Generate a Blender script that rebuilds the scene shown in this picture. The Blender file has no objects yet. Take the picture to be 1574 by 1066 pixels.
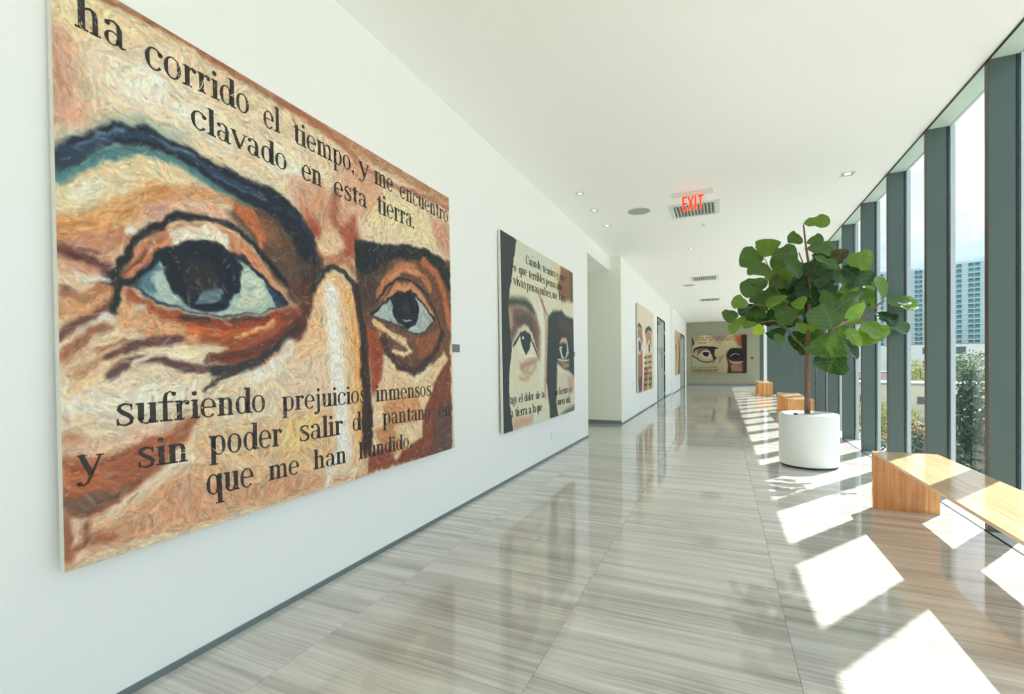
import bpy, bmesh, math, random
import numpy as np
from mathutils import Vector, Matrix
S=bpy.context.scene; COL=S.collection
# ---------------------------------------------------------------- camera
F_PX=723.108; YAW=.4196604; PITCH=.008082; ROLL=-.0088638
cam_d=bpy.data.cameras.new('camera'); cam=bpy.data.objects.new('camera',cam_d); COL.objects.link(cam)
cam_d.sensor_width=36; cam_d.lens=F_PX*36/1574; cam_d.shift_y=31.163/1574; cam_d.clip_start=.05; cam_d.clip_end=2000
_rt=Vector((math.cos(YAW),math.sin(YAW),0)); _fw=Vector((-math.sin(YAW),math.cos(YAW),0)); _up=Vector((0,0,1))
_f2=_fw*math.cos(PITCH)-_up*math.sin(PITCH); _u2=_up*math.cos(PITCH)+_fw*math.sin(PITCH)
_r3=_rt*math.cos(ROLL)+_u2*math.sin(ROLL); _u3=_u2*math.cos(ROLL)-_rt*math.sin(ROLL)
cam.matrix_world=Matrix(((_r3.x,_u3.x,-_f2.x,0),(_r3.y,_u3.y,-_f2.y,0),(_r3.z,_u3.z,-_f2.z,1.5),(0,0,0,1)))
S.camera=cam
# ---------------------------------------------------------------- light and exposure
S.view_settings.view_transform='Standard'; S.view_settings.look='None'; S.view_settings.gamma=1
S.view_settings.use_curve_mapping=False; S.view_settings.exposure=0.16
SUN_STRENGTH=11.0; SKY_STRENGTH=2.1
sun_dir=Vector((.5605*.6266,.828*.6266,.7793))      # towards the sun
S.cycles.blur_glossy=0.0; S.cycles.sample_clamp_indirect=30.0; S.cycles.max_bounces=12; S.cycles.diffuse_bounces=6
sd=bpy.data.lights.new('sun','SUN'); sd.energy=SUN_STRENGTH; sd.angle=math.radians(.6); sd.color=(1,.99,.975)
so=bpy.data.objects.new('sun',sd); COL.objects.link(so); so.rotation_euler=sun_dir.to_track_quat('Z','Y').to_euler()
world=bpy.data.worlds.new('sky'); S.world=world; world.use_nodes=True
def sky_nodes():
    nt=world.node_tree; N=nt.nodes; K=nt.links; N.clear()
    tc=N.new('ShaderNodeTexCoord'); sp=N.new('ShaderNodeSeparateXYZ'); K.new(tc.outputs['Generated'],sp.inputs[0])
    r=N.new('ShaderNodeValToRGB'); K.new(sp.outputs['Z'],r.inputs[0]); e=r.color_ramp.elements
    e[0].position=0; e[0].color=(.46,.55,.60,1); e[1].position=.75; e[1].color=(.28,.50,.80,1)
    x=e.new(.25); x.color=(.27,.43,.60,1)
    mp=N.new('ShaderNodeMapping'); mp.inputs['Scale'].default_value=(1.6,1.6,4.2); mp.inputs['Location'].default_value=(.3,.2,.62); K.new(tc.outputs['Generated'],mp.inputs[0])
    n=N.new('ShaderNodeTexNoise'); n.inputs['Scale'].default_value=1.5; n.inputs['Detail'].default_value=7; n.inputs['Roughness'].default_value=.55; K.new(mp.outputs[0],n.inputs[0])
    cr=N.new('ShaderNodeValToRGB'); cr.color_ramp.elements[0].position=.40; cr.color_ramp.elements[1].position=.60; K.new(n.outputs[0],cr.inputs[0])
    mx=N.new('ShaderNodeMix'); mx.data_type='RGBA'; K.new(cr.outputs[0],mx.inputs[0]); K.new(r.outputs[0],mx.inputs[6]); mx.inputs[7].default_value=(.66,.685,.70,1)
    bg=N.new('ShaderNodeBackground'); bg.inputs[1].default_value=SKY_STRENGTH; K.new(mx.outputs[2],bg.inputs[0])
    o=N.new('ShaderNodeOutputWorld'); K.new(bg.outputs[0],o.inputs[0])
sky_nodes()
# ---------------------------------------------------------------- helpers
def srgb(c):
    return tuple(((v/255)/12.92 if v/255<=.04045 else ((v/255+.055)/1.055)**2.4) for v in c)
def mat(name,col,rough=.5,metal=0,spec=.5,noise=None,bump=None,emit=None,trans=None,objcol=False,attr=None,coat=0):
    m=bpy.data.materials.new(name); m.use_nodes=True; nt=m.node_tree; N=nt.nodes; K=nt.links
    b=N['Principled BSDF']; c=srgb(col)+(1,); b.inputs['Base Color'].default_value=c
    b.inputs['Roughness'].default_value=rough; b.inputs['Metallic'].default_value=metal; b.inputs['Specular IOR Level'].default_value=spec
    if coat: b.inputs['Coat Weight'].default_value=coat; b.inputs['Coat Roughness'].default_value=.15
    src=None
    if objcol: oi=N.new('ShaderNodeObjectInfo'); src=oi.outputs['Color']
    if attr: at=N.new('ShaderNodeAttribute'); at.attribute_name=attr; src=at.outputs['Color']
    if noise or bump:
        tc=N.new('ShaderNodeTexCoord'); mp=N.new('ShaderNodeMapping'); K.new(tc.outputs['Object'],mp.inputs[0])
    if noise:   # (scale xyz, amount, detail)
        mp.inputs['Scale'].default_value=noise[0]
        n=N.new('ShaderNodeTexNoise'); n.inputs['Scale'].default_value=1; n.inputs['Detail'].default_value=noise[2]; n.inputs['Roughness'].default_value=.6; K.new(mp.outputs[0],n.inputs[0])
        mr=N.new('ShaderNodeMapRange'); mr.inputs[1].default_value=.25; mr.inputs[2].default_value=.75; mr.inputs[3].default_value=1-noise[1]; mr.inputs[4].default_value=1+noise[1]; K.new(n.outputs[0],mr.inputs[0])
        vm=N.new('ShaderNodeVectorMath'); vm.operation='SCALE'; K.new(mr.outputs[0],vm.inputs['Scale'])
        if src: K.new(src,vm.inputs[0])
        else: vm.inputs[0].default_value=c[:3]
        src=vm.outputs[0]
    if src: K.new(src,b.inputs['Base Color'])
    if bump:    # (scale, strength, distance)
        n2=N.new('ShaderNodeTexNoise'); n2.inputs['Scale'].default_value=bump[0]; n2.inputs['Detail'].default_value=4; K.new(tc.outputs['Object'],n2.inputs[0])
        bp=N.new('ShaderNodeBump'); bp.inputs['Strength'].default_value=bump[1]; bp.inputs['Distance'].default_value=bump[2]; K.new(n2.outputs[0],bp.inputs['Height']); K.new(bp.outputs[0],b.inputs['Normal'])
    if emit: b.inputs['Emission Color'].default_value=srgb(emit[0])+(1,); b.inputs['Emission Strength'].default_value=emit[1]
    if trans:
        t=N.new('ShaderNodeBsdfTranslucent'); ms=N.new('ShaderNodeMixShader'); ms.inputs[0].default_value=trans
        if src:
            g=N.new('ShaderNodeMix'); g.data_type='RGBA'; g.blend_type='MULTIPLY'; g.inputs[0].default_value=1; K.new(src,g.inputs[6]); g.inputs[7].default_value=(1.5,1.6,.6,1); K.new(g.outputs[2],t.inputs[0])
        K.new(b.outputs[0],ms.inputs[1]); K.new(t.outputs[0],ms.inputs[2]); K.new(ms.outputs[0],N['Material Output'].inputs[0])
    return m
def leaf_veins(m):
    nt=m.node_tree; N=nt.nodes; K=nt.links; b=N['Principled BSDF']
    def mth(op,a,b_=None):
        n=N.new('ShaderNodeMath'); n.operation=op
        for i,v in enumerate((a,b_)):
            if v is None: continue
            if isinstance(v,(int,float)): n.inputs[i].default_value=v
            else: K.new(v,n.inputs[i])
        return n.outputs[0]
    tc=N.new('ShaderNodeTexCoord'); sp=N.new('ShaderNodeSeparateXYZ'); K.new(tc.outputs['Object'],sp.inputs[0])
    ay=mth('ABSOLUTE',sp.outputs['Y']); k=mth('SUBTRACT',mth('MULTIPLY',sp.outputs['X'],6.5),mth('MULTIPLY',ay,4.))
    side=mth('LESS_THAN',mth('ABSOLUTE',mth('SUBTRACT',mth('FRACT',k),.5)),.07); mid=mth('LESS_THAN',ay,.022); v=mth('MAXIMUM',side,mid)
    old=b.inputs['Base Color'].links[0].from_socket
    mx=N.new('ShaderNodeMix'); mx.data_type='RGBA'; K.new(mth('MULTIPLY',v,.2),mx.inputs[0]); K.new(old,mx.inputs[6]); mx.inputs[7].default_value=(.32,.42,.14,1); K.new(mx.outputs[2],b.inputs['Base Color'])
    bp=N.new('ShaderNodeBump'); bp.inputs['Strength'].default_value=.5; bp.inputs['Distance'].default_value=.01; K.new(v,bp.inputs['Height']); bp.invert=True; K.new(bp.outputs[0],b.inputs['Normal'])
def mat_glass(name,tint,refl=1.0):
    m=bpy.data.materials.new(name); m.use_nodes=True; nt=m.node_tree; N=nt.nodes; K=nt.links; N.remove(N['Principled BSDF'])
    t=N.new('ShaderNodeBsdfTransparent'); t.inputs[0].default_value=tint+(1,)
    g=N.new('ShaderNodeBsdfGlossy'); g.inputs['Roughness'].default_value=.0; g.inputs[0].default_value=(refl,refl,refl,1)
    lw=N.new('ShaderNodeLayerWeight'); lw.inputs[0].default_value=.5
    pw=N.new('ShaderNodeMath'); pw.operation='POWER'; pw.inputs[1].default_value=5; K.new(lw.outputs['Facing'],pw.inputs[0])
    fr=N.new('ShaderNodeMath'); fr.operation='MULTIPLY_ADD'; fr.inputs[1].default_value=.55; fr.inputs[2].default_value=.03; K.new(pw.outputs[0],fr.inputs[0])
    ms=N.new('ShaderNodeMixShader'); K.new(fr.outputs[0],ms.inputs[0]); K.new(t.outputs[0],ms.inputs[1]); K.new(g.outputs[0],ms.inputs[2]); K.new(ms.outputs[0],N['Material Output'].inputs[0])
    return m
def mat_stone():
    m=bpy.data.materials.new('veined_marble'); m.use_nodes=True; nt=m.node_tree; N=nt.nodes; K=nt.links; b=N['Principled BSDF']
    ge=N.new('ShaderNodeNewGeometry'); oi=N.new('ShaderNodeObjectInfo')
    mul=N.new('ShaderNodeMath'); mul.operation='MULTIPLY'; mul.inputs[1].default_value=37.; K.new(oi.outputs['Random'],mul.inputs[0])
    cb=N.new('ShaderNodeCombineXYZ'); K.new(mul.outputs[0],cb.inputs['Z']); K.new(mul.outputs[0],cb.inputs['Y'])
    ad=N.new('ShaderNodeVectorMath'); ad.operation='ADD'; K.new(ge.outputs['Position'],ad.inputs[0]); K.new(cb.outputs[0],ad.inputs[1])
    # gentle waviness of the veins
    w=N.new('ShaderNodeTexNoise'); w.inputs['Scale'].default_value=1.3; w.inputs['Detail'].default_value=2; K.new(ad.outputs[0],w.inputs[0])
    ws=N.new('ShaderNodeVectorMath'); ws.operation='MULTIPLY'; ws.inputs[1].default_value=(0,.055,0); K.new(w.outputs['Color'],ws.inputs[0])
    a2=N.new('ShaderNodeVectorMath'); a2.operation='ADD'; K.new(ad.outputs[0],a2.inputs[0]); K.new(ws.outputs[0],a2.inputs[1])
    def nz(sx,sy,det,ro):
        mp=N.new('ShaderNodeMapping'); mp.inputs['Scale'].default_value=(sx,sy,1); K.new(a2.outputs[0],mp.inputs[0])
        n=N.new('ShaderNodeTexNoise'); n.inputs['Scale'].default_value=1; n.inputs['Detail'].default_value=det; n.inputs['Roughness'].default_value=ro; K.new(mp.outputs[0],n.inputs[0]); return n.outputs[0]
    A=nz(.4,8,3,.6); B=nz(.8,40,3,.65); C=nz(2.5,130,3,.6)
    m1=N.new('ShaderNodeMath'); m1.operation='MULTIPLY_ADD'; K.new(B,m1.inputs[0]); m1.inputs[1].default_value=.7; K.new(A,m1.inputs[2])
    m2=N.new('ShaderNodeMath'); m2.operation='MULTIPLY_ADD'; K.new(C,m2.inputs[0]); m2.inputs[1].default_value=.4; K.new(m1.outputs[0],m2.inputs[2])
    mr=N.new('ShaderNodeMath'); mr.operation='MULTIPLY'; mr.inputs[1].default_value=1/2.1; K.new(m2.outputs[0],mr.inputs[0])
    r=N.new('ShaderNodeValToRGB'); K.new(mr.outputs[0],r.inputs[0]); e=r.color_ramp.elements
    e[0].position=.33; e[0].color=srgb((158,152,142))+(1,); e[1].position=.66; e[1].color=srgb((228,225,216))+(1,)
    x=e.new(.44); x.color=srgb((186,180,170))+(1,); x=e.new(.53); x.color=srgb((208,203,193))+(1,)
    K.new(r.outputs[0],b.inputs['Base Color']); b.inputs['Roughness'].default_value=.065; b.inputs['Specular IOR Level'].default_value=.85; b.inputs['Coat Weight'].default_value=.08; b.inputs['Coat Roughness'].default_value=.02; b.inputs['Coat IOR'].default_value=1.6
    # light relief so reflections tremble a little
    n=N.new('ShaderNodeTexNoise'); n.inputs['Scale'].default_value=5; n.inputs['Detail'].default_value=1; K.new(ge.outputs['Position'],n.inputs[0])
    bp=N.new('ShaderNodeBump'); bp.inputs['Strength'].default_value=.02; bp.inputs['Distance'].default_value=.01; K.new(n.outputs[0],bp.inputs['Height']); K.new(bp.outputs[0],b.inputs['Normal'])
    return m
def mat_wood(name,c1,c2,axis):
    m=bpy.data.materials.new(name); m.use_nodes=True; nt=m.node_tree; N=nt.nodes; K=nt.links; b=N['Principled BSDF']
    ge=N.new('ShaderNodeTexCoord'); oi=N.new('ShaderNodeObjectInfo')
    mul=N.new('ShaderNodeMath'); mul.operation='MULTIPLY'; mul.inputs[1].default_value=19.; K.new(oi.outputs['Random'],mul.inputs[0])
    cb=N.new('ShaderNodeCombineXYZ'); [K.new(mul.outputs[0],cb.inputs[i]) for i in range(3)]
    ad=N.new('ShaderNodeVectorMath'); ad.operation='ADD'; K.new(ge.outputs['Object'],ad.inputs[0]); K.new(cb.outputs[0],ad.inputs[1])
    mp=N.new('ShaderNodeMapping'); sc=[28,28,28]; sc[axis]=1.6; mp.inputs['Scale'].default_value=sc; K.new(ad.outputs[0],mp.inputs[0])
    n=N.new('ShaderNodeTexNoise'); n.inputs['Scale'].default_value=1; n.inputs['Detail'].default_value=5; n.inputs['Roughness'].default_value=.6; n.inputs['Distortion'].default_value=.6; K.new(mp.outputs[0],n.inputs[0])
    a=N.new('ShaderNodeMath'); a.operation='MULTIPLY_ADD'; K.new(oi.outputs['Random'],a.inputs[0]); a.inputs[1].default_value=.22; K.new(n.outputs[0],a.inputs[2])
    r=N.new('ShaderNodeValToRGB'); K.new(a.outputs[0],r.inputs[0]); e=r.color_ramp.elements; e[0].position=.36; e[0].color=srgb(c1)+(1,); e[1].position=.85; e[1].color=srgb(c2)+(1,)
    K.new(r.outputs[0],b.inputs['Base Color']); b.inputs['Roughness'].default_value=.3; b.inputs['Coat Weight'].default_value=.6; b.inputs['Coat Roughness'].default_value=.06
    return m
def new_obj(name,bm,m,parent=None,smooth=False,mats=None):
    me=bpy.data.meshes.new(name); bmesh.ops.recalc_face_normals(bm,faces=bm.faces[:]) ; bm.to_mesh(me); bm.free()
    for x in (mats or [m]): me.materials.append(x)
    if smooth: me.polygons.foreach_set('use_smooth',[True]*len(me.polygons))
    o=bpy.data.objects.new(name,me); COL.objects.link(o)
    if parent: o.parent=parent
    return o
def BM(): return bmesh.new()
def box(bm,x0,x1,y0,y1,z0,z1,bev=0,mi=0):
    g=bmesh.ops.create_cube(bm,size=1)['verts']
    for v in g: v.co=Vector(((x0+x1)/2+v.co.x*(x1-x0),(y0+y1)/2+v.co.y*(y1-y0),(z0+z1)/2+v.co.z*(z1-z0)))
    fs={f for v in g for f in v.link_faces}
    for f in fs: f.material_index=mi
    if bev:
        es={e for v in g for e in v.link_edges}
        bmesh.ops.bevel(bm,geom=list(es),offset=bev,segments=1,affect='EDGES')
    return g
def boxo(name,b,m,parent=None,bev=0):
    bm=BM(); box(bm,*b,bev=bev); return new_obj(name,bm,m,parent)
def tube(bm,pts,seg=8,cap=True):
    rings=[]
    for i,pp in enumerate(pts):
        c=Vector(pp[:3]); r=pp[3]
        a=Vector(pts[max(i-1,0)][:3]); b=Vector(pts[min(i+1,len(pts)-1)][:3]); d=(b-a).normalized()
        u=d.cross(Vector((0,1,.01))).normalized() if abs(d.y)<.9 else d.cross(Vector((1,0,0))).normalized(); v=d.cross(u)
        rings.append([bm.verts.new(c+(u*math.cos(k*2*math.pi/seg)+v*math.sin(k*2*math.pi/seg))*r) for k in range(seg)])
    for a,b in zip(rings,rings[1:]):
        for k in range(seg): bm.faces.new((a[k],a[(k+1)%seg],b[(k+1)%seg],b[k]))
    if cap: bm.faces.new(rings[0][::-1]); bm.faces.new(rings[-1])
def lathe(bm,prof,seg=48,c=(0,0,0)):
    rings=[]
    for r,z in prof:
        rings.append([bm.verts.new((c[0]+r*math.cos(k*2*math.pi/seg),c[1]+r*math.sin(k*2*math.pi/seg),c[2]+z)) for k in range(seg)] if r>1e-5 else [bm.verts.new((c[0],c[1],c[2]+z))])
    for a,b in zip(rings,rings[1:]):
        for k in range(seg):
            k2=(k+1)%seg
            if len(a)==1: bm.faces.new((a[0],b[k2],b[k]))
            elif len(b)==1: bm.faces.new((a[k],a[k2],b[0]))
            else: bm.faces.new((a[k],a[k2],b[k2],b[k]))
def tag(o,label=None,cat=None,group=None,kind=None):
    if label: o['label']=label
    if cat: o['category']=cat
    if group: o['group']=group
    if kind: o['kind']=kind
    return o
def empty(name,loc=(0,0,0)):
    o=bpy.data.objects.new(name,None); COL.objects.link(o); o.location=loc; o.empty_display_size=.1; return o
def struct(name,b,m,parent=None,bev=0):
    o=boxo(name,b,m,parent,bev)
    if not parent: o['kind']='structure'
    return o
# ---------------------------------------------------------------- materials
M={}
M['wall']=mat('white_wall_paint',(243,243,238),.55,bump=(60,.04,.002))
M['wall_dim']=mat('dim_recess_wall_paint',(242,243,230),.6,bump=(60,.04,.002))  # warmer copy of the wall paint, standing in for weaker recess light
M['endwall']=mat('dim_end_wall_paint',(156,155,132),.6,bump=(60,.04,.002))  # olive grey puts the dim light at this end into the wall colour
M['ceil']=mat('ceiling_paint',(251,251,246),.6,bump=(40,.03,.002))
M['base']=mat('baseboard_metal',(128,140,140),.3,.6)
M['dark']=mat('dark_gasket',(22,34,34),.5)
M['stone']=mat_stone()
M['grout']=mat('grout',(150,144,134),.8,noise=((30,30,30),.1,3))
M['fin']=mat('green_grey_painted_metal',(84,100,94),.28,.1,noise=((2,2,.6),.05,2))
M['finedge']=mat('bronze_edge',(92,84,70),.5,.2,noise=((3,3,1),.08,2))
M['sill']=mat('pale_grey_sill',(206,214,216),.18,noise=((4,4,4),.04,2))
M['glass']=mat_glass('window_glass',(.96,.972,.964))
M['doorglass']=mat('pale_door_glass',(206,220,212),.12,noise=((1,3,.4),.06,2))  # opaque pale colour stands in for the bright room behind the glass
M['soffit']=mat('pale_green_soffit',(196,214,202),.5,noise=((2,6,2),.06,4))
M['white']=mat('white_enamel',(240,243,240),.28)
M['plastic']=mat('white_plastic',(225,228,222),.4)
M['grille']=mat('speaker_grille',(170,176,168),.6)
M['vane']=mat('vent_metal',(212,216,208),.45,.1)
M['ventdark']=mat('vent_inside',(108,118,112),.8)
M['steel']=mat('brushed_steel',(150,158,160),.3,.8)
M['canvas']=mat('painted_canvas',(200,180,150),.5,attr='paint',noise=((70,70,70),.10,4),bump=(140,.25,.004),spec=.35)
M['canvas2']=mat('smooth_painted_canvas',(200,180,150),.55,attr='paint',noise=((60,60,60),.06,3),bump=(160,.12,.003),spec=.3)
M['edge']=mat('raw_canvas_edge',(226,224,212),.7,noise=((40,40,40),.06,3))
M['ink']=mat('brown_black_lettering',(46,38,34),.5,noise=((26,26,26),.35,3))
M['ink2']=mat('grey_lettering',(52,52,46),.6,noise=((26,26,26),.3,3))
M['wood']=mat_wood('oak_leg_planks',(190,122,62),(234,178,112),2)
M['woodtop']=mat_wood('oak_top_planks',(198,144,92),(232,194,144),1)  # paler than the legs: the sunlit look is put into the colour
M['soil']=mat('pale_soil_cover',(214,220,218),.6,noise=((30,30,30),.06,3),bump=(60,.3,.004))
M['bark']=mat('fig_bark',(128,100,80),.8,noise=((40,40,14),.35,5),bump=(90,.5,.004))
M['leaf']=mat('fig_leaf',(70,110,40),.27,objcol=True,noise=((7,9,20),.14,3),trans=.26)
leaf_veins(M['leaf'])
M['red']=mat('exit_red',(240,60,20),.4,emit=((255,70,30),1.1))
M['lamp']=mat('lamp_lens',(255,250,235),.3,emit=((255,250,235),1.6))
M['black']=mat('black_rubber',(28,28,28),.5)
M['sign']=mat_glass('sign_acrylic',(.97,.97,.97))
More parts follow.
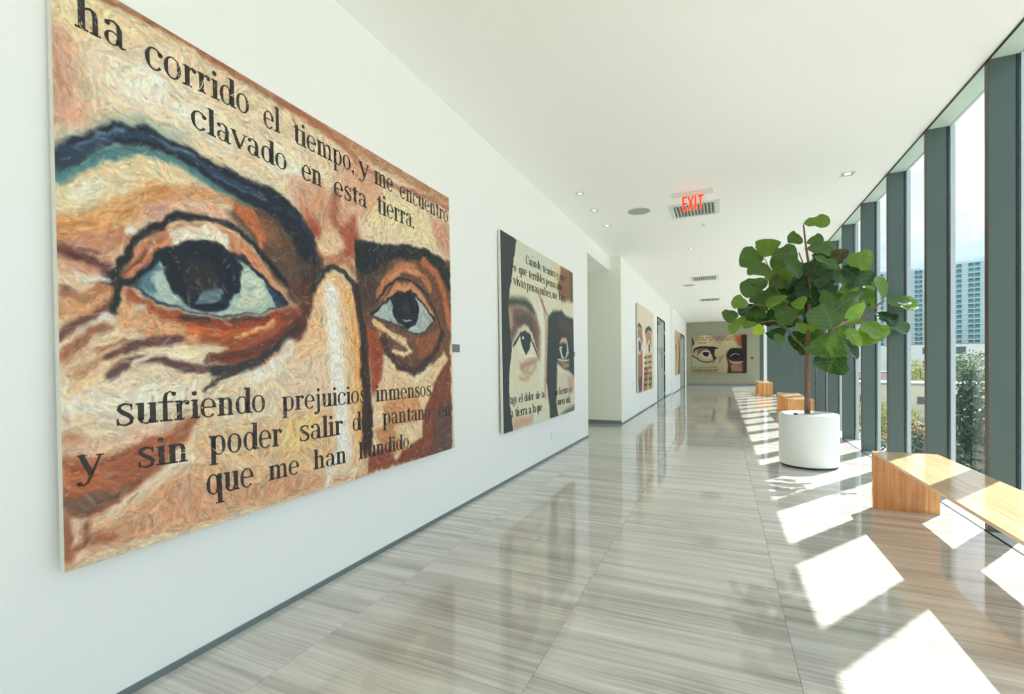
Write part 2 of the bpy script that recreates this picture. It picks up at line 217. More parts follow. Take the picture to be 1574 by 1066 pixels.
ART1=[('P',(226,203,168),0,0.1,1,[(-0.029,-0.202),(3.434,-0.509),(3.284,2.725),(-0.078,2.478)]),
('P',(236,214,160),0,0.15,0.7,[(0.007,0.001),(0.28,-0.004),(0.177,0.208),(0.009,0.313)]),
('P',(240,230,212),0,0.15,0.9,[(0.152,0.308),(0.356,0.219),(0.664,0.317),(0.77,0.446),(0.407,0.439),(0.221,0.441)]),
('P',(238,228,205),0,0.1,0.8,[(0.892,0.284),(1.21,0.306),(1.255,0.54),(1.107,0.508),(0.93,0.418)]),
('P',(232,214,165),0,0.1,0.8,[(1.67,0.312),(2.467,0.264),(2.946,0.311),(2.971,0.559),(2.456,0.552),(1.798,0.56)]),
('L',(176,122,84),0.13,0.06,0.85,[(0.024,-0.065),(0.287,-0.053),(0.672,-0.039),(1.219,-0.004),(1.815,0.026),(3.018,0.01)]),
('L',(150,90,60),0.035,0.03,0.8,[(0.134,0.041),(0.28,0.026),(0.506,0.003),(0.671,0.003),(0.94,0.035),(1.269,0.03)]),
('L',(165,95,70),0.05,0.03,0.8,[(1.12,0.021),(1.551,0.057),(1.811,0.165),(2.114,0.184),(2.572,0.115),(3.014,0.101)]),
('L',(205,145,120),0.12,0.1,0.7,[(0.013,0.311),(0.023,0.463),(0.028,0.592)]),
('P',(205,140,110),0,0.12,0.6,[(1.546,0.218),(1.814,0.066),(2.03,0.29),(1.798,0.56),(1.536,0.54)]),
('P',(196,130,105),0,0.08,0.7,[(2.669,0.263),(3.032,0.257),(3.017,0.614),(2.787,0.536)]),
('P',(205,150,120),0,0.1,0.9,[(1.108,0.467),(1.365,0.418),(1.662,0.55),(1.793,0.708),(1.522,0.998),(1.298,0.866)]),
('P',(165,78,50),0,0.05,0.9,[(1.226,0.624),(1.357,0.702),(1.411,0.753),(1.595,0.638),(1.696,0.54),(1.737,0.721),(1.685,0.875),(1.526,0.861),(1.41,0.806),(1.273,0.787)]),
('L',(150,72,55),0.07,0.05,0.7,[(1.508,0.458),(1.486,0.6),(1.532,0.678)]),
('P',(228,200,160),0,0.06,0.9,[(1.413,0.718),(1.532,0.678),(1.591,0.778),(1.525,0.884),(1.379,0.9),(1.325,0.838)]),
('L',(170,95,60),0.08,0.05,0.7,[(1.242,0.962),(1.406,0.939),(1.587,0.885),(1.682,0.97)]),
('P',(224,204,162),0,0.06,1,[(0.003,0.86),(0.097,0.81),(0.215,0.703),(0.346,0.65),(0.522,0.678),(0.725,0.728),(0.651,0.838),(0.398,0.848),(0.161,1.005),(0.006,1.1)]),
('P',(240,236,225),0,0.05,0.8,[(0.073,0.894),(0.141,0.843),(0.176,0.845),(0.117,0.907),(0.051,0.942)]),
('L',(216,150,88),0.11,0.05,0.85,[(0.011,1.078),(0.092,1.057),(0.173,0.988),(0.274,0.91),(0.399,0.816)]),
('L',(200,125,75),0.07,0.05,0.7,[(0.37,0.841),(0.52,0.761),(0.689,0.723),(0.84,0.747)]),
('P',(226,176,146),0,0.05,0.9,[(0.327,0.9),(0.427,0.845),(0.653,0.776),(0.798,0.85),(0.836,0.895),(0.65,0.865),(0.487,0.872),(0.339,0.972),(0.258,1.038)]),
('L',(190,110,75),0.08,0.04,0.8,[(0.026,1.161),(0.136,1.109),(0.233,1.044)]),
('P',(208,150,115),0,0.05,0.8,[(0.002,1.127),(0.137,1.073),(0.259,1.014),(0.219,1.134),(0.168,1.243),(0.067,1.192),(0.001,1.193)]),
('P',(92,70,55),0,0.06,1,[(0.782,0.692),(0.923,0.692),(1.101,0.71),(1.299,0.823),(1.402,1.062),(1.286,1.25),(1.11,1.237),(0.977,1.091),(0.855,0.927),(0.731,0.815)]),
('P',(204,112,66),0,0.03,0.9,[(0.733,0.726),(0.88,0.743),(0.969,0.881),(0.924,0.968),(0.857,0.86),(0.761,0.789)]),
('P',(140,90,60),0,0.04,0.8,[(0.9,0.786),(1.029,0.808),(1.072,0.916),(0.981,0.928)]),
('P',(62,52,46),0,0.05,0.95,[(1.101,0.71),(1.249,0.73),(1.378,0.935),(1.399,1.15),(1.235,1.213),(1.165,1.018)]),
('P',(150,172,155),0,0.05,0.7,[(0.006,0.721),(0.057,0.645),(0.219,0.514),(0.337,0.466),(0.465,0.482),(0.558,0.5),(0.404,0.571),(0.218,0.572),(0.055,0.718)]),
('L',(72,125,128),0.05,0.025,0.95,[(0.007,0.859),(0.086,0.8),(0.167,0.716),(0.293,0.639),(0.462,0.627),(0.621,0.67),(0.84,0.718)]),
('P',(30,38,52),0,0.022,1,[(0.005,0.755),(0.056,0.691),(0.105,0.632),(0.206,0.563),(0.309,0.516),(0.428,0.53),(0.557,0.54),(0.693,0.561),(0.926,0.582),(1.081,0.588),(1.21,0.658),(1.31,0.799),(1.326,0.988),(1.217,0.946),(1.136,0.821),(1.031,0.749),(0.922,0.73),(0.745,0.698),(0.588,0.648),(0.447,0.61),(0.306,0.618),(0.216,0.65),(0.139,0.716),(0.075,0.799),(0.028,0.835),(0.003,0.844)]),
('L',(58,88,120),0.03,0.02,0.6,[(0.033,0.762),(0.145,0.652),(0.294,0.567),(0.463,0.566),(0.657,0.602),(0.924,0.647)]),
('L',(60,80,105),0.03,0.02,0.6,[(0.012,0.823),(0.076,0.758),(0.192,0.64)]),
('P',(206,138,96),0,0.02,1,[(0.204,1.252),(0.27,1.108),(0.367,0.986),(0.517,0.902),(0.685,0.891),(0.834,0.95),(0.998,1.106),(1.087,1.231),(0.911,1.14),(0.718,1.03),(0.546,1.019),(0.393,1.066),(0.294,1.193)]),
('P',(150,80,55),0,0.02,0.7,[(0.269,1.153),(0.366,1.026),(0.43,0.964),(0.364,1.088),(0.267,1.227)]),
('P',(228,216,190),0,0.015,1,[(0.418,0.973),(0.516,0.922),(0.632,0.898),(0.728,0.936),(0.725,1.021),(0.613,1.011),(0.514,1.013),(0.429,1.04)]),
('L',(34,36,38),0.034,0.012,1,[(0.187,1.254),(0.202,1.209),(0.228,1.158),(0.26,1.099),(0.295,1.04),(0.347,0.985),(0.416,0.926),(0.486,0.891),(0.55,0.87),(0.619,0.867),(0.74,0.88),(0.859,0.934),(0.92,0.976),(1.031,1.074),(1.089,1.151)]),
('L',(100,52,48),0.04,0.02,0.85,[(0.001,1.164),(0.047,1.165),(0.094,1.187),(0.164,1.227)]),
('L',(90,50,48),0.03,0.02,0.85,[(0.025,1.195),(0.111,1.222),(0.168,1.24)]),
('L',(228,170,130),0.03,0.02,0.8,[(0.008,1.236),(0.088,1.243),(0.156,1.251)]),
('L',(120,65,55),0.035,0.02,0.8,[(0.006,1.314),(0.044,1.322),(0.082,1.342),(0.12,1.309),(0.163,1.275)]),
('L',(70,50,48),0.03,0.015,0.8,[(0.065,1.344),(0.109,1.322),(0.184,1.275)]),
('L',(205,140,90),0.1,0.04,0.8,[(0.005,1.388),(0.086,1.357),(0.167,1.314)]),
('L',(95,52,42),0.04,0.02,0.85,[(0.003,1.519),(0.03,1.473),(0.089,1.425),(0.175,1.37)]),
('L',(235,222,205),0.03,0.02,0.9,[(0.079,1.475),(0.118,1.439),(0.172,1.398)]),
('L',(140,75,45),0.045,0.02,0.8,[(0.024,1.597),(0.063,1.551),(0.11,1.47),(0.152,1.456)]),
('L',(226,190,150),0.07,0.03,0.7,[(0.012,1.676),(0.082,1.583),(0.151,1.512),(0.224,1.48)]),
('L',(180,120,80),0.03,0.02,0.7,[(0.058,1.664),(0.103,1.624),(0.161,1.582)]),
('P',(160,80,48),0,0.03,1,[(0.241,1.26),(0.292,1.312),(0.387,1.359),(0.538,1.376),(0.709,1.375),(0.949,1.332),(1.109,1.261),(1.234,1.255),(1.317,1.118),(1.401,1.106),(1.327,1.331),(1.228,1.464),(1.077,1.57),(0.857,1.636),(0.667,1.634),(0.566,1.56),(0.442,1.506),(0.315,1.481),(0.212,1.437)]),
('P',(225,170,120),0,0.03,0.9,[(0.202,1.367),(0.265,1.336),(0.358,1.396),(0.474,1.434),(0.568,1.467),(0.534,1.528),(0.384,1.477),(0.262,1.463),(0.199,1.481)]),
('P',(232,212,175),0,0.03,0.9,[(0.534,1.521),(0.652,1.524),(0.713,1.54),(0.668,1.575),(0.533,1.577),(0.354,1.57),(0.221,1.625),(0.326,1.559)]),
('L',(206,98,46),0.05,0.03,0.9,[(0.504,1.457),(0.671,1.454),(0.863,1.406),(1.037,1.335)]),
('L',(110,60,45),0.05,0.03,0.8,[(0.49,1.407),(0.672,1.413),(0.905,1.385),(1.132,1.315)]),
('L',(228,160,95),0.02,0.01,0.8,[(0.744,1.475),(0.841,1.452),(0.991,1.39)]),
('L',(90,48,42),0.05,0.025,0.8,[(0.598,1.6),(0.741,1.585),(0.901,1.535),(1.081,1.431),(1.233,1.297)]),
('L',(96,58,58),0.045,0.02,0.9,[(0.17,1.593),(0.238,1.537),(0.347,1.51),(0.448,1.505)]),
('L',(88,58,60),0.05,0.02,0.9,[(0.184,1.659),(0.221,1.625),(0.283,1.604),(0.39,1.604),(0.484,1.633),(0.631,1.661)]),
('L',(50,48,52),0.055,0.025,0.95,[(0.631,1.675),(0.777,1.65),(0.899,1.599),(1.07,1.491),(1.195,1.371),(1.254,1.287)]),
('L',(60,48,44),0.022,0.01,0.9,[(0.574,1.764),(0.629,1.729),(0.683,1.704),(0.746,1.678)]),
('L',(240,232,220),0.08,0.05,0.8,[(0.855,1.702),(1.007,1.629),(1.127,1.509)]),
('P',(236,226,208),0,0.1,0.7,[(-0.006,1.728),(0.195,1.71),(0.53,1.709),(0.527,1.823),(0.192,1.853),(0.012,1.86)]),
('P',(165,188,176),0,0.008,1,[(0.257,1.243),(0.31,1.301),(0.387,1.337),(0.506,1.357),(0.674,1.357),(0.906,1.317),(1.091,1.255),(0.997,1.165),(0.912,1.094),(0.793,1.036),(0.647,1.007),(0.53,1.01),(0.428,1.055),(0.336,1.14)]),
('P',(72,112,128),0,0.02,0.9,[(0.262,1.243),(0.341,1.145),(0.363,1.128),(0.385,1.177),(0.339,1.215),(0.36,1.288),(0.311,1.289)]),
('P',(198,208,182),0,0.015,0.8,[(0.799,1.103),(0.879,1.108),(0.973,1.226),(0.928,1.288),(0.748,1.322),(0.796,1.23)]),
('P',(190,205,195),0,0.012,0.7,[(0.34,1.185),(0.377,1.169),(0.412,1.25),(0.461,1.323),(0.388,1.316),(0.349,1.259)]),
('P',(24,32,46),0,0.008,1,[(0.361,1.098),(0.38,1.137),(0.399,1.205),(0.441,1.284),(0.501,1.338),(0.598,1.354),(0.692,1.335),(0.749,1.279),(0.793,1.176),(0.804,1.077),(0.725,1.021),(0.586,1.004),(0.446,1.039)]),
('P',(52,46,46),0,0.04,0.7,[(0.497,1.108),(0.611,1.086),(0.679,1.142),(0.659,1.231),(0.541,1.258),(0.495,1.189)]),
('P',(110,140,148),0,0.01,0.9,[(0.536,1.317),(0.58,1.249),(0.628,1.225),(0.677,1.218),(0.701,1.25),(0.658,1.29),(0.599,1.31)]),
('L',(24,34,44),0.028,0.008,1,[(0.249,1.25),(0.313,1.18),(0.369,1.112),(0.428,1.055),(0.53,1.01),(0.665,0.999),(0.812,1.046),(0.933,1.129),(1.091,1.251)]),
('P',(34,56,78),0,0.01,0.95,[(0.933,1.129),(1.095,1.254),(1.012,1.279),(0.978,1.214)]),
('L',(34,62,80),0.014,0.006,0.95,[(0.262,1.254),(0.31,1.304),(0.393,1.343),(0.506,1.363),(0.673,1.368),(0.906,1.328),(1.09,1.259)]),
('L',(170,195,190),0.006,0.003,0.8,[(0.421,1.356),(0.538,1.373),(0.691,1.373),(0.844,1.345),(0.949,1.316)]),
('L',(30,40,44),0.05,0.02,1,[(0.175,1.259),(0.216,1.25),(0.259,1.243)]),
('L',(38,42,42),0.035,0.015,1,[(0.204,1.257),(0.198,1.31),(0.185,1.363),(0.182,1.386)]),
('P',(210,205,195),0,0.01,0.7,[(0.245,1.339),(0.309,1.349),(0.309,1.379),(0.264,1.378)]),
('L',(96,140,165),0.012,0.01,0.8,[(0.077,0.717),(0.145,0.633),(0.243,0.575)]),
('L',(120,150,165),0.01,0.01,0.8,[(0.348,0.558),(0.448,0.562),(0.556,0.577)]),
('L',(70,110,140),0.014,0.01,0.8,[(0.656,0.623),(0.803,0.65),(0.966,0.671)]),
('L',(228,150,110),0.02,0.012,0.9,[(0.234,1.224),(0.295,1.136),(0.365,1.06)]),
('L',(120,62,44),0.014,0.01,0.85,[(0.219,1.232),(0.269,1.159),(0.331,1.086)]),
('L',(236,170,130),0.03,0.02,0.8,[(0.021,1.202),(0.089,1.221),(0.133,1.23)]),
('L',(236,224,212),0.02,0.012,0.9,[(0.066,1.247),(0.133,1.257),(0.168,1.257)]),
('L',(120,70,60),0.02,0.012,0.8,[(0.006,1.131),(0.068,1.152),(0.135,1.157)]),
('L',(90,48,44),0.02,0.012,0.8,[(0.046,1.175),(0.111,1.195),(0.169,1.206)]),
('P',(214,160,140),0,0.02,0.9,[(0.303,0.901),(0.37,0.85),(0.415,0.874),(0.382,0.93),(0.334,0.958)]),
('P',(240,236,232),0,0.01,0.95,[(0.234,1.015),(0.272,0.993),(0.28,1.015),(0.246,1.035)]),
('L',(190,60,30),0.02,0.015,0.8,[(0.637,1.422),(0.823,1.402),(1.037,1.355)]),
('L',(236,180,120),0.018,0.012,0.85,[(0.79,1.455),(0.883,1.427),(0.991,1.374)]),
('L',(60,40,36),0.03,0.02,0.7,[(0.474,1.401),(0.603,1.398)]),
('L',(64,42,38),0.03,0.02,0.7,[(0.746,1.379),(0.948,1.355)]),
('L',(236,220,190),0.03,0.015,0.9,[(0.259,1.625),(0.354,1.58),(0.501,1.578)]),
('L',(226,196,150),0.03,0.02,0.9,[(0.036,1.73),(0.125,1.652),(0.221,1.602)]),
('L',(150,90,50),0.02,0.012,0.8,[(0.127,1.569),(0.162,1.534),(0.223,1.509)]),
('P',(92,54,40),0,0.05,0.9,[(1.089,1.151),(1.302,1.086),(1.341,1.244),(1.238,1.464),(1.128,1.468),(1.192,1.301)]),
('P',(230,188,140),0,0.03,1,[(1.323,1.117),(1.403,1.027),(1.522,0.998),(1.645,1.07),(1.706,1.252),(1.734,1.633),(1.735,2.018),(1.709,2.373),(1.011,2.31),(0.974,2.013),(1.072,1.749),(1.15,1.549),(1.257,1.337)]),
('P',(225,200,175),0,0.1,0.8,[(1.075,1.63),(1.387,1.544),(1.434,1.897),(1.021,1.942)]),
('L',(232,168,90),0.07,0.03,0.8,[(1.611,1.122),(1.673,1.444),(1.7,1.824),(1.7,2.252)]),
('L',(234,228,216),0.13,0.06,0.95,[(1.446,1.144),(1.471,1.453),(1.508,1.813),(1.543,2.271)]),
('L',(42,44,40),0.04,0.015,0.95,[(1.289,1.156),(1.318,1.075),(1.393,1.002),(1.475,0.965),(1.572,0.98),(1.659,1.049),(1.701,1.205)]),
('P',(62,44,38),0,0.03,1,[(1.654,1.022),(1.753,1.054),(1.811,1.438),(1.826,1.831),(1.827,2.225),(1.749,2.429),(1.713,2.254),(1.728,1.825),(1.713,1.442)]),
('P',(158,74,44),0,0.04,1,[(1.775,1.245),(1.902,1.334),(2.002,1.532),(1.965,1.711),(1.883,1.884),(1.84,1.832),(1.807,1.536)]),
('P',(108,74,56),0,0.04,1,[(1.732,0.866),(1.862,0.766),(3.017,0.614),(2.972,1.641),(2.613,1.638),(2.411,1.722),(2.145,1.636),(1.953,1.381),(1.785,1.342),(1.724,1.107)]),
('P',(70,56,48),0,0.04,0.9,[(1.708,0.775),(2.095,0.716),(2.006,0.966),(1.885,1.185),(1.775,1.245),(1.7,1.015)]),
('P',(34,40,44),0,0.02,1,[(1.69,0.722),(1.939,0.694),(2.268,0.629),(2.553,0.588),(2.852,0.609),(3.011,0.743),(3.002,0.949),(2.823,0.763),(2.599,0.707),(2.194,0.753),(1.972,0.844),(1.798,0.975),(1.703,0.919)]),
('L',(190,118,74),0.09,0.03,0.95,[(1.94,1.088),(2.088,0.927),(2.262,0.816),(2.495,0.797),(2.642,0.925)]),
('L',(206,140,100),0.05,0.02,0.8,[(2.087,0.943),(2.261,0.838),(2.494,0.831)]),
('L',(190,105,62),0.08,0.03,0.95,[(2.548,0.717),(2.755,0.787),(2.883,0.952),(2.964,1.259)]),
('L',(110,70,52),0.05,0.02,0.9,[(2.448,0.754),(2.625,0.839),(2.801,1.025),(2.917,1.262)]),
('P',(206,138,90),0,0.015,1,[(2.001,1.121),(2.169,0.972),(2.365,0.943),(2.556,1.031),(2.717,1.192),(2.633,1.164),(2.484,1.074),(2.325,1.027),(2.166,1.058),(2.031,1.148)]),
('L',(36,32,34),0.022,0.008,1,[(1.908,1.142),(2.044,1.012),(2.196,0.931),(2.404,0.92),(2.597,1.008),(2.76,1.194),(2.831,1.367)]),
('P',(168,184,178),0,0.006,1,[(1.875,1.246),(2.04,1.132),(2.192,1.044),(2.353,1.023),(2.514,1.082),(2.694,1.224),(2.585,1.321),(2.425,1.365),(2.26,1.325),(2.035,1.283)]),
('P',(24,30,38),0,0.008,1,[(2.073,1.107),(2.219,1.03),(2.363,1.016),(2.436,1.069),(2.47,1.179),(2.409,1.287),(2.305,1.333),(2.183,1.298),(2.102,1.225)]),
('P',(70,60,58),0,0.02,0.6,[(2.224,1.105),(2.314,1.094),(2.32,1.182),(2.23,1.191)]),
('L',(215,205,190),0.012,0.005,0.95,[(2.236,1.267),(2.28,1.274),(2.344,1.252)]),
('L',(26,30,34),0.02,0.006,1,[(1.853,1.248),(2.04,1.127),(2.192,1.039),(2.353,1.017),(2.524,1.075),(2.704,1.229)]),
('L',(50,50,50),0.016,0.006,0.9,[(1.853,1.258),(2.034,1.288),(2.26,1.336),(2.424,1.371),(2.595,1.326),(2.704,1.241)]),
('L',(228,186,132),0.05,0.02,0.95,[(1.888,1.305),(1.993,1.353),(2.112,1.403),(2.256,1.44)]),
('L',(232,205,160),0.04,0.02,0.95,[(2.111,1.424),(2.237,1.473),(2.344,1.514),(2.234,1.555),(2.107,1.52)]),
('P',(150,85,52),0,0.03,0.8,[(2.423,1.41),(2.677,1.369),(2.801,1.271),(2.859,1.515),(2.616,1.567),(2.416,1.581)]),
('L',(62,44,40),0.07,0.025,0.95,[(1.974,1.431),(2.034,1.532),(2.161,1.647),(2.374,1.704),(2.594,1.615),(2.771,1.456),(2.844,1.33)]),
('P',(228,196,150),0,0.03,1,[(1.884,1.834),(1.996,1.697),(2.039,1.614),(2.159,1.7),(2.352,1.777),(2.407,1.818),(2.632,1.698),(2.859,1.515),(2.949,1.609),(2.732,1.882),(2.547,2.017),(2.465,2.325),(2.118,2.376),(1.88,2.407),(1.845,2.128)]),
('P',(205,130,75),0,0.04,0.7,[(1.934,1.938),(2.405,1.863),(2.493,2.099),(2.044,2.155)]),
('P',(190,110,60),0,0.04,0.7,[(1.852,2.129),(2.045,2.103),(2.205,2.338),(1.957,2.372)]),
('P',(130,68,46),0,0.03,1,[(2.784,1.701),(2.976,1.545),(2.96,2.479),(2.382,2.458),(2.082,2.443),(2.205,2.338),(2.466,2.279),(2.515,2.043),(2.646,1.877)]),
('P',(98,74,66),0,0.03,0.9,[(2.681,2.059),(2.97,1.959),(2.96,2.479),(2.633,2.458)]),
('P',(140,70,48),0,0.03,0.95,[(1.727,2.257),(2.038,2.31),(2.132,2.443),(1.734,2.45),(1.633,2.451)]),
('P',(232,200,160),0,0.03,0.8,[(1.658,2.292),(1.781,2.315),(1.776,2.45),(1.653,2.451)]),
('P',(168,96,64),0,0.05,1,[(-0.009,1.93),(0.032,1.91),(0.118,1.983),(0.264,1.973),(0.403,1.922),(0.558,1.892),(0.524,1.954),(0.43,2.036),(0.327,2.155),(0.233,2.25),(0.113,2.258),(-0.007,2.254)]),
('P',(190,98,52),0,0.04,0.8,[(-0.007,2.04),(0.117,2.044),(0.15,2.143),(0.028,2.153)]),
('P',(104,84,70),0,0.04,0.85,[(-0.006,2.171),(0.092,2.175),(0.21,2.149),(0.274,2.143),(0.184,2.208),(0.069,2.232),(-0.003,2.219)]),
('L',(226,190,158),0.06,0.03,0.9,[(0.031,1.968),(0.165,1.997),(0.239,1.951),(0.374,1.934)]),
('L',(236,212,185),0.045,0.02,0.9,[(0.159,2.272),(0.246,2.216),(0.341,2.158),(0.428,2.105),(0.553,2.09)]),
('P',(212,158,118),0,0.06,1,[(0.112,2.313),(0.258,2.257),(0.397,2.171),(0.552,2.14),(0.968,2.243),(1.633,2.451),(0.513,2.426),(-0.005,2.427),(-0.001,2.263)]),
('P',(224,186,140),0,0.06,0.8,[(0.524,1.954),(1.067,1.946),(1.06,2.183),(0.881,2.299),(0.518,2.215)]),
('P',(232,205,120),0,0.06,0.5,[(1.066,1.986),(1.319,1.973),(1.259,2.177),(1.015,2.136)]),
('L',(228,190,165),0.03,0.015,0.85,[(0.0,2.267),(0.047,2.265),(0.028,2.339),(0.065,2.419)]),
('L',(150,85,55),0.04,0.02,0.85,[(-0.004,2.263),(0.003,2.357),(0.01,2.412)]),
('L',(150,88,58),0.035,0.02,0.8,[(0.044,2.385),(0.088,2.365),(0.169,2.365)]),
('L',(140,78,50),0.03,0.02,0.8,[(0.085,2.291),(0.075,2.369)]),
('L',(236,224,212),0.08,0.05,0.8,[(1.389,2.418),(1.421,2.315),(1.482,2.26)])]
TXT1=[(0.105, [('ha',(0.073, 0.219),(0.259, 0.215))]),(0.102, [('corrido',(0.333, 0.233),(0.87, 0.214))]),(0.1, [('el',(0.952, 0.231),(1.069, 0.226))]),(0.099, [('tiempo,',(1.16, 0.235),(1.704, 0.236))]),(0.102, [('y',(1.751, 0.225),(1.856, 0.225)),('me',(1.917, 0.233),(2.147, 0.234))]),(0.1, [('encuentro',(2.228, 0.24),(2.993, 0.252))]),(0.092, [('clavado',(0.536, 0.421),(1.117, 0.441))]),(0.095, [('en',(1.222, 0.442),(1.392, 0.444))]),(0.097, [('esta',(1.494, 0.457),(1.827, 0.456))]),(0.109, [('tierra.',(1.937, 0.454),(2.433, 0.454))]),(0.095, [('sufriendo',(0.181, 1.894),(0.928, 1.9))]),(0.087, [('prejuicios',(1.033, 1.911),(1.776, 1.913)),('inmensos',(1.874, 1.919),(2.628, 1.919))]),(0.088, [('y',(0.05, 2.085),(0.134, 2.092))]),(0.09, [('sin',(0.261, 2.095),(0.489, 2.104))]),(0.101, [('poder',(0.589, 2.098),(1.034, 2.116))]),(0.096, [('salir',(1.153, 2.112),(1.533, 2.118))]),(0.09, [('del',(1.617, 2.112),(1.845, 2.106)),('pantano',(1.947, 2.107),(2.613, 2.127)),('en',(2.739, 2.133),(2.96, 2.133))]),(0.103, [('que',(0.568, 2.299),(0.84, 2.311))]),(0.084, [('me',(0.933, 2.306),(1.153, 2.309)),('han',(1.261, 2.311),(1.557, 2.32))]),(0.081, [('hundido.',(1.678, 2.323),(2.319, 2.335))])]
ART2=[('P',(222,214,182),0,0.1,1,[(-0.24,-0.109),(3.464,-0.305),(3.285,2.741),(-0.344,2.607)]),
('P',(206,214,200),0,0.12,0.8,[(0.475,0.032),(2.046,-0.032),(1.869,0.236),(0.531,0.284)]),
('P',(226,208,140),0,0.08,0.7,[(1.978,0.003),(2.356,-0.003),(2.223,0.507),(1.956,0.435)]),
('P',(142,94,70),0,0.07,1,[(2.356,-0.003),(3.098,-0.032),(3.067,0.507),(2.36,0.59),(2.159,0.406),(2.311,0.161)]),
('P',(96,84,74),0,0.05,0.9,[(2.849,-0.0),(3.097,-0.02),(3.067,0.52),(2.859,0.544)]),
('P',(70,78,66),0,0.06,1,[(0.145,0.809),(0.442,0.772),(0.796,0.744),(1.014,0.802),(1.18,0.921),(1.084,0.952),(0.79,0.87),(0.516,0.867),(0.139,0.937)]),
('P',(118,98,86),0,0.06,1,[(0.175,0.933),(0.516,0.872),(0.935,0.888),(1.176,0.99),(1.267,1.121),(1.252,1.434),(1.124,1.437),(0.893,1.167),(0.723,1.113),(0.53,1.158),(0.368,1.311),(0.277,1.395),(0.202,1.139)]),
('P',(200,160,120),0,0.05,0.8,[(0.186,0.952),(0.333,0.937),(0.338,1.13),(0.26,1.215),(0.202,1.139)]),
('P',(90,80,72),0,0.05,0.8,[(0.405,1.043),(0.73,0.951),(0.99,1.005),(1.132,1.255),(0.894,1.145),(0.696,1.093),(0.504,1.139)]),
('P',(220,202,180),0,0.02,1,[(0.39,1.392),(0.528,1.21),(0.695,1.109),(0.837,1.116),(1.01,1.216),(1.185,1.481),(0.833,1.203),(0.608,1.216)]),
('P',(226,220,196),0,0.02,1,[(0.441,1.39),(0.608,1.221),(0.862,1.202),(1.006,1.305),(1.122,1.482),(0.818,1.525),(0.595,1.507),(0.465,1.452)]),
('L',(60,50,48),0.03,0.015,1,[(0.339,1.404),(0.58,1.228),(0.748,1.192),(0.919,1.243),(1.2,1.516)]),
('P',(46,62,66),0,0.015,1,[(0.566,1.239),(0.719,1.194),(0.891,1.211),(0.952,1.308),(0.881,1.431),(0.762,1.508),(0.648,1.426),(0.589,1.343)]),
('P',(220,226,220),0,0.01,1,[(0.628,1.263),(0.689,1.254),(0.692,1.297),(0.632,1.299)]),
('L',(245,235,210),0.03,0.015,0.95,[(0.761,1.531),(0.937,1.508),(1.166,1.545)]),
('P',(168,104,80),0,0.06,0.7,[(0.536,1.628),(0.845,1.585),(1.198,1.544),(1.147,1.619),(0.811,1.694),(0.587,1.691)]),
('L',(188,150,110),0.05,0.04,0.8,[(0.536,1.815),(0.661,1.843),(0.836,1.824)]),
('L',(232,226,205),0.2,0.08,0.9,[(1.383,0.761),(1.425,1.288),(1.365,1.838)]),
('L',(186,126,104),0.07,0.05,0.7,[(1.292,0.597),(1.484,0.786),(1.595,1.016),(1.558,1.403),(1.502,1.842),(1.489,2.121)]),
('L',(120,80,70),0.03,0.02,0.8,[(1.386,0.69),(1.517,0.806),(1.69,0.911)]),
('L',(150,104,84),0.1,0.08,0.7,[(1.178,0.955),(1.283,1.12),(1.248,1.527)]),
('L',(236,228,206),0.08,0.05,0.8,[(1.032,0.744),(1.213,0.895),(1.368,1.079)]),
('L',(170,126,92),0.06,0.05,0.6,[(0.561,1.68),(0.695,1.746),(0.955,1.763),(1.113,1.675)]),
('P',(54,64,62),0,0.04,1,[(1.671,0.924),(1.92,0.796),(2.368,0.752),(2.583,0.819),(3.056,0.835),(3.045,1.895),(2.807,1.79),(2.445,1.729),(2.074,1.621),(2.061,1.877),(2.0,2.282),(2.181,2.687),(1.746,2.742),(1.66,2.254),(1.553,1.884),(1.612,1.402)]),
('P',(96,74,70),0,0.07,0.7,[(2.236,0.863),(2.856,0.921),(2.987,1.168),(2.566,1.133),(2.144,1.039)]),
('P',(212,202,176),0,0.05,1,[(2.073,1.814),(2.672,1.765),(2.807,1.929),(2.865,2.201),(2.926,2.445),(2.133,2.471),(2.051,2.246)]),
('P',(196,150,128),0,0.05,0.8,[(2.631,1.87),(2.999,1.837),(2.981,2.154),(2.688,2.116)]),
('P',(90,86,76),0,0.05,0.9,[(2.531,2.409),(3.006,2.386),(3.0,2.485),(2.131,2.491)]),
('P',(206,172,142),0,0.025,1,[(2.192,1.309),(2.344,1.205),(2.586,1.193),(2.693,1.305),(2.426,1.274)]),
('P',(196,206,194),0,0.02,1,[(2.188,1.387),(2.339,1.304),(2.67,1.306),(2.708,1.457),(2.498,1.575),(2.325,1.556)]),
('P',(42,50,54),0,0.012,1,[(2.287,1.326),(2.425,1.294),(2.593,1.309),(2.632,1.417),(2.476,1.565),(2.33,1.463)]),
('P',(235,232,225),0,0.01,1,[(2.306,1.351),(2.362,1.35),(2.36,1.383),(2.305,1.384)]),
('L',(235,220,190),0.025,0.01,0.95,[(2.117,1.57),(2.453,1.595),(2.702,1.567)]),
('P',(176,142,112),0,0.03,0.9,[(2.116,1.582),(2.451,1.622),(2.746,1.609),(2.695,1.705),(2.446,1.716)]),
('P',(206,160,130),0,0.06,0.9,[(0.277,2.326),(0.996,2.354),(0.944,2.468),(0.29,2.482)]),
('P',(214,222,206),0,0.05,0.8,[(1.021,2.33),(1.316,2.324),(1.336,2.461),(1.014,2.468)]),
('P',(56,66,68),0,0.012,1,[(-0.088,0.003),(-0.006,-0.018),(0.497,0.005),(0.402,0.254),(0.307,0.562),(0.24,0.737),(0.192,0.938),(0.251,1.236),(0.292,1.416),(0.199,1.736),(0.183,1.874),(0.193,2.103),(0.256,2.379),(0.279,2.498),(-0.079,2.511)])]
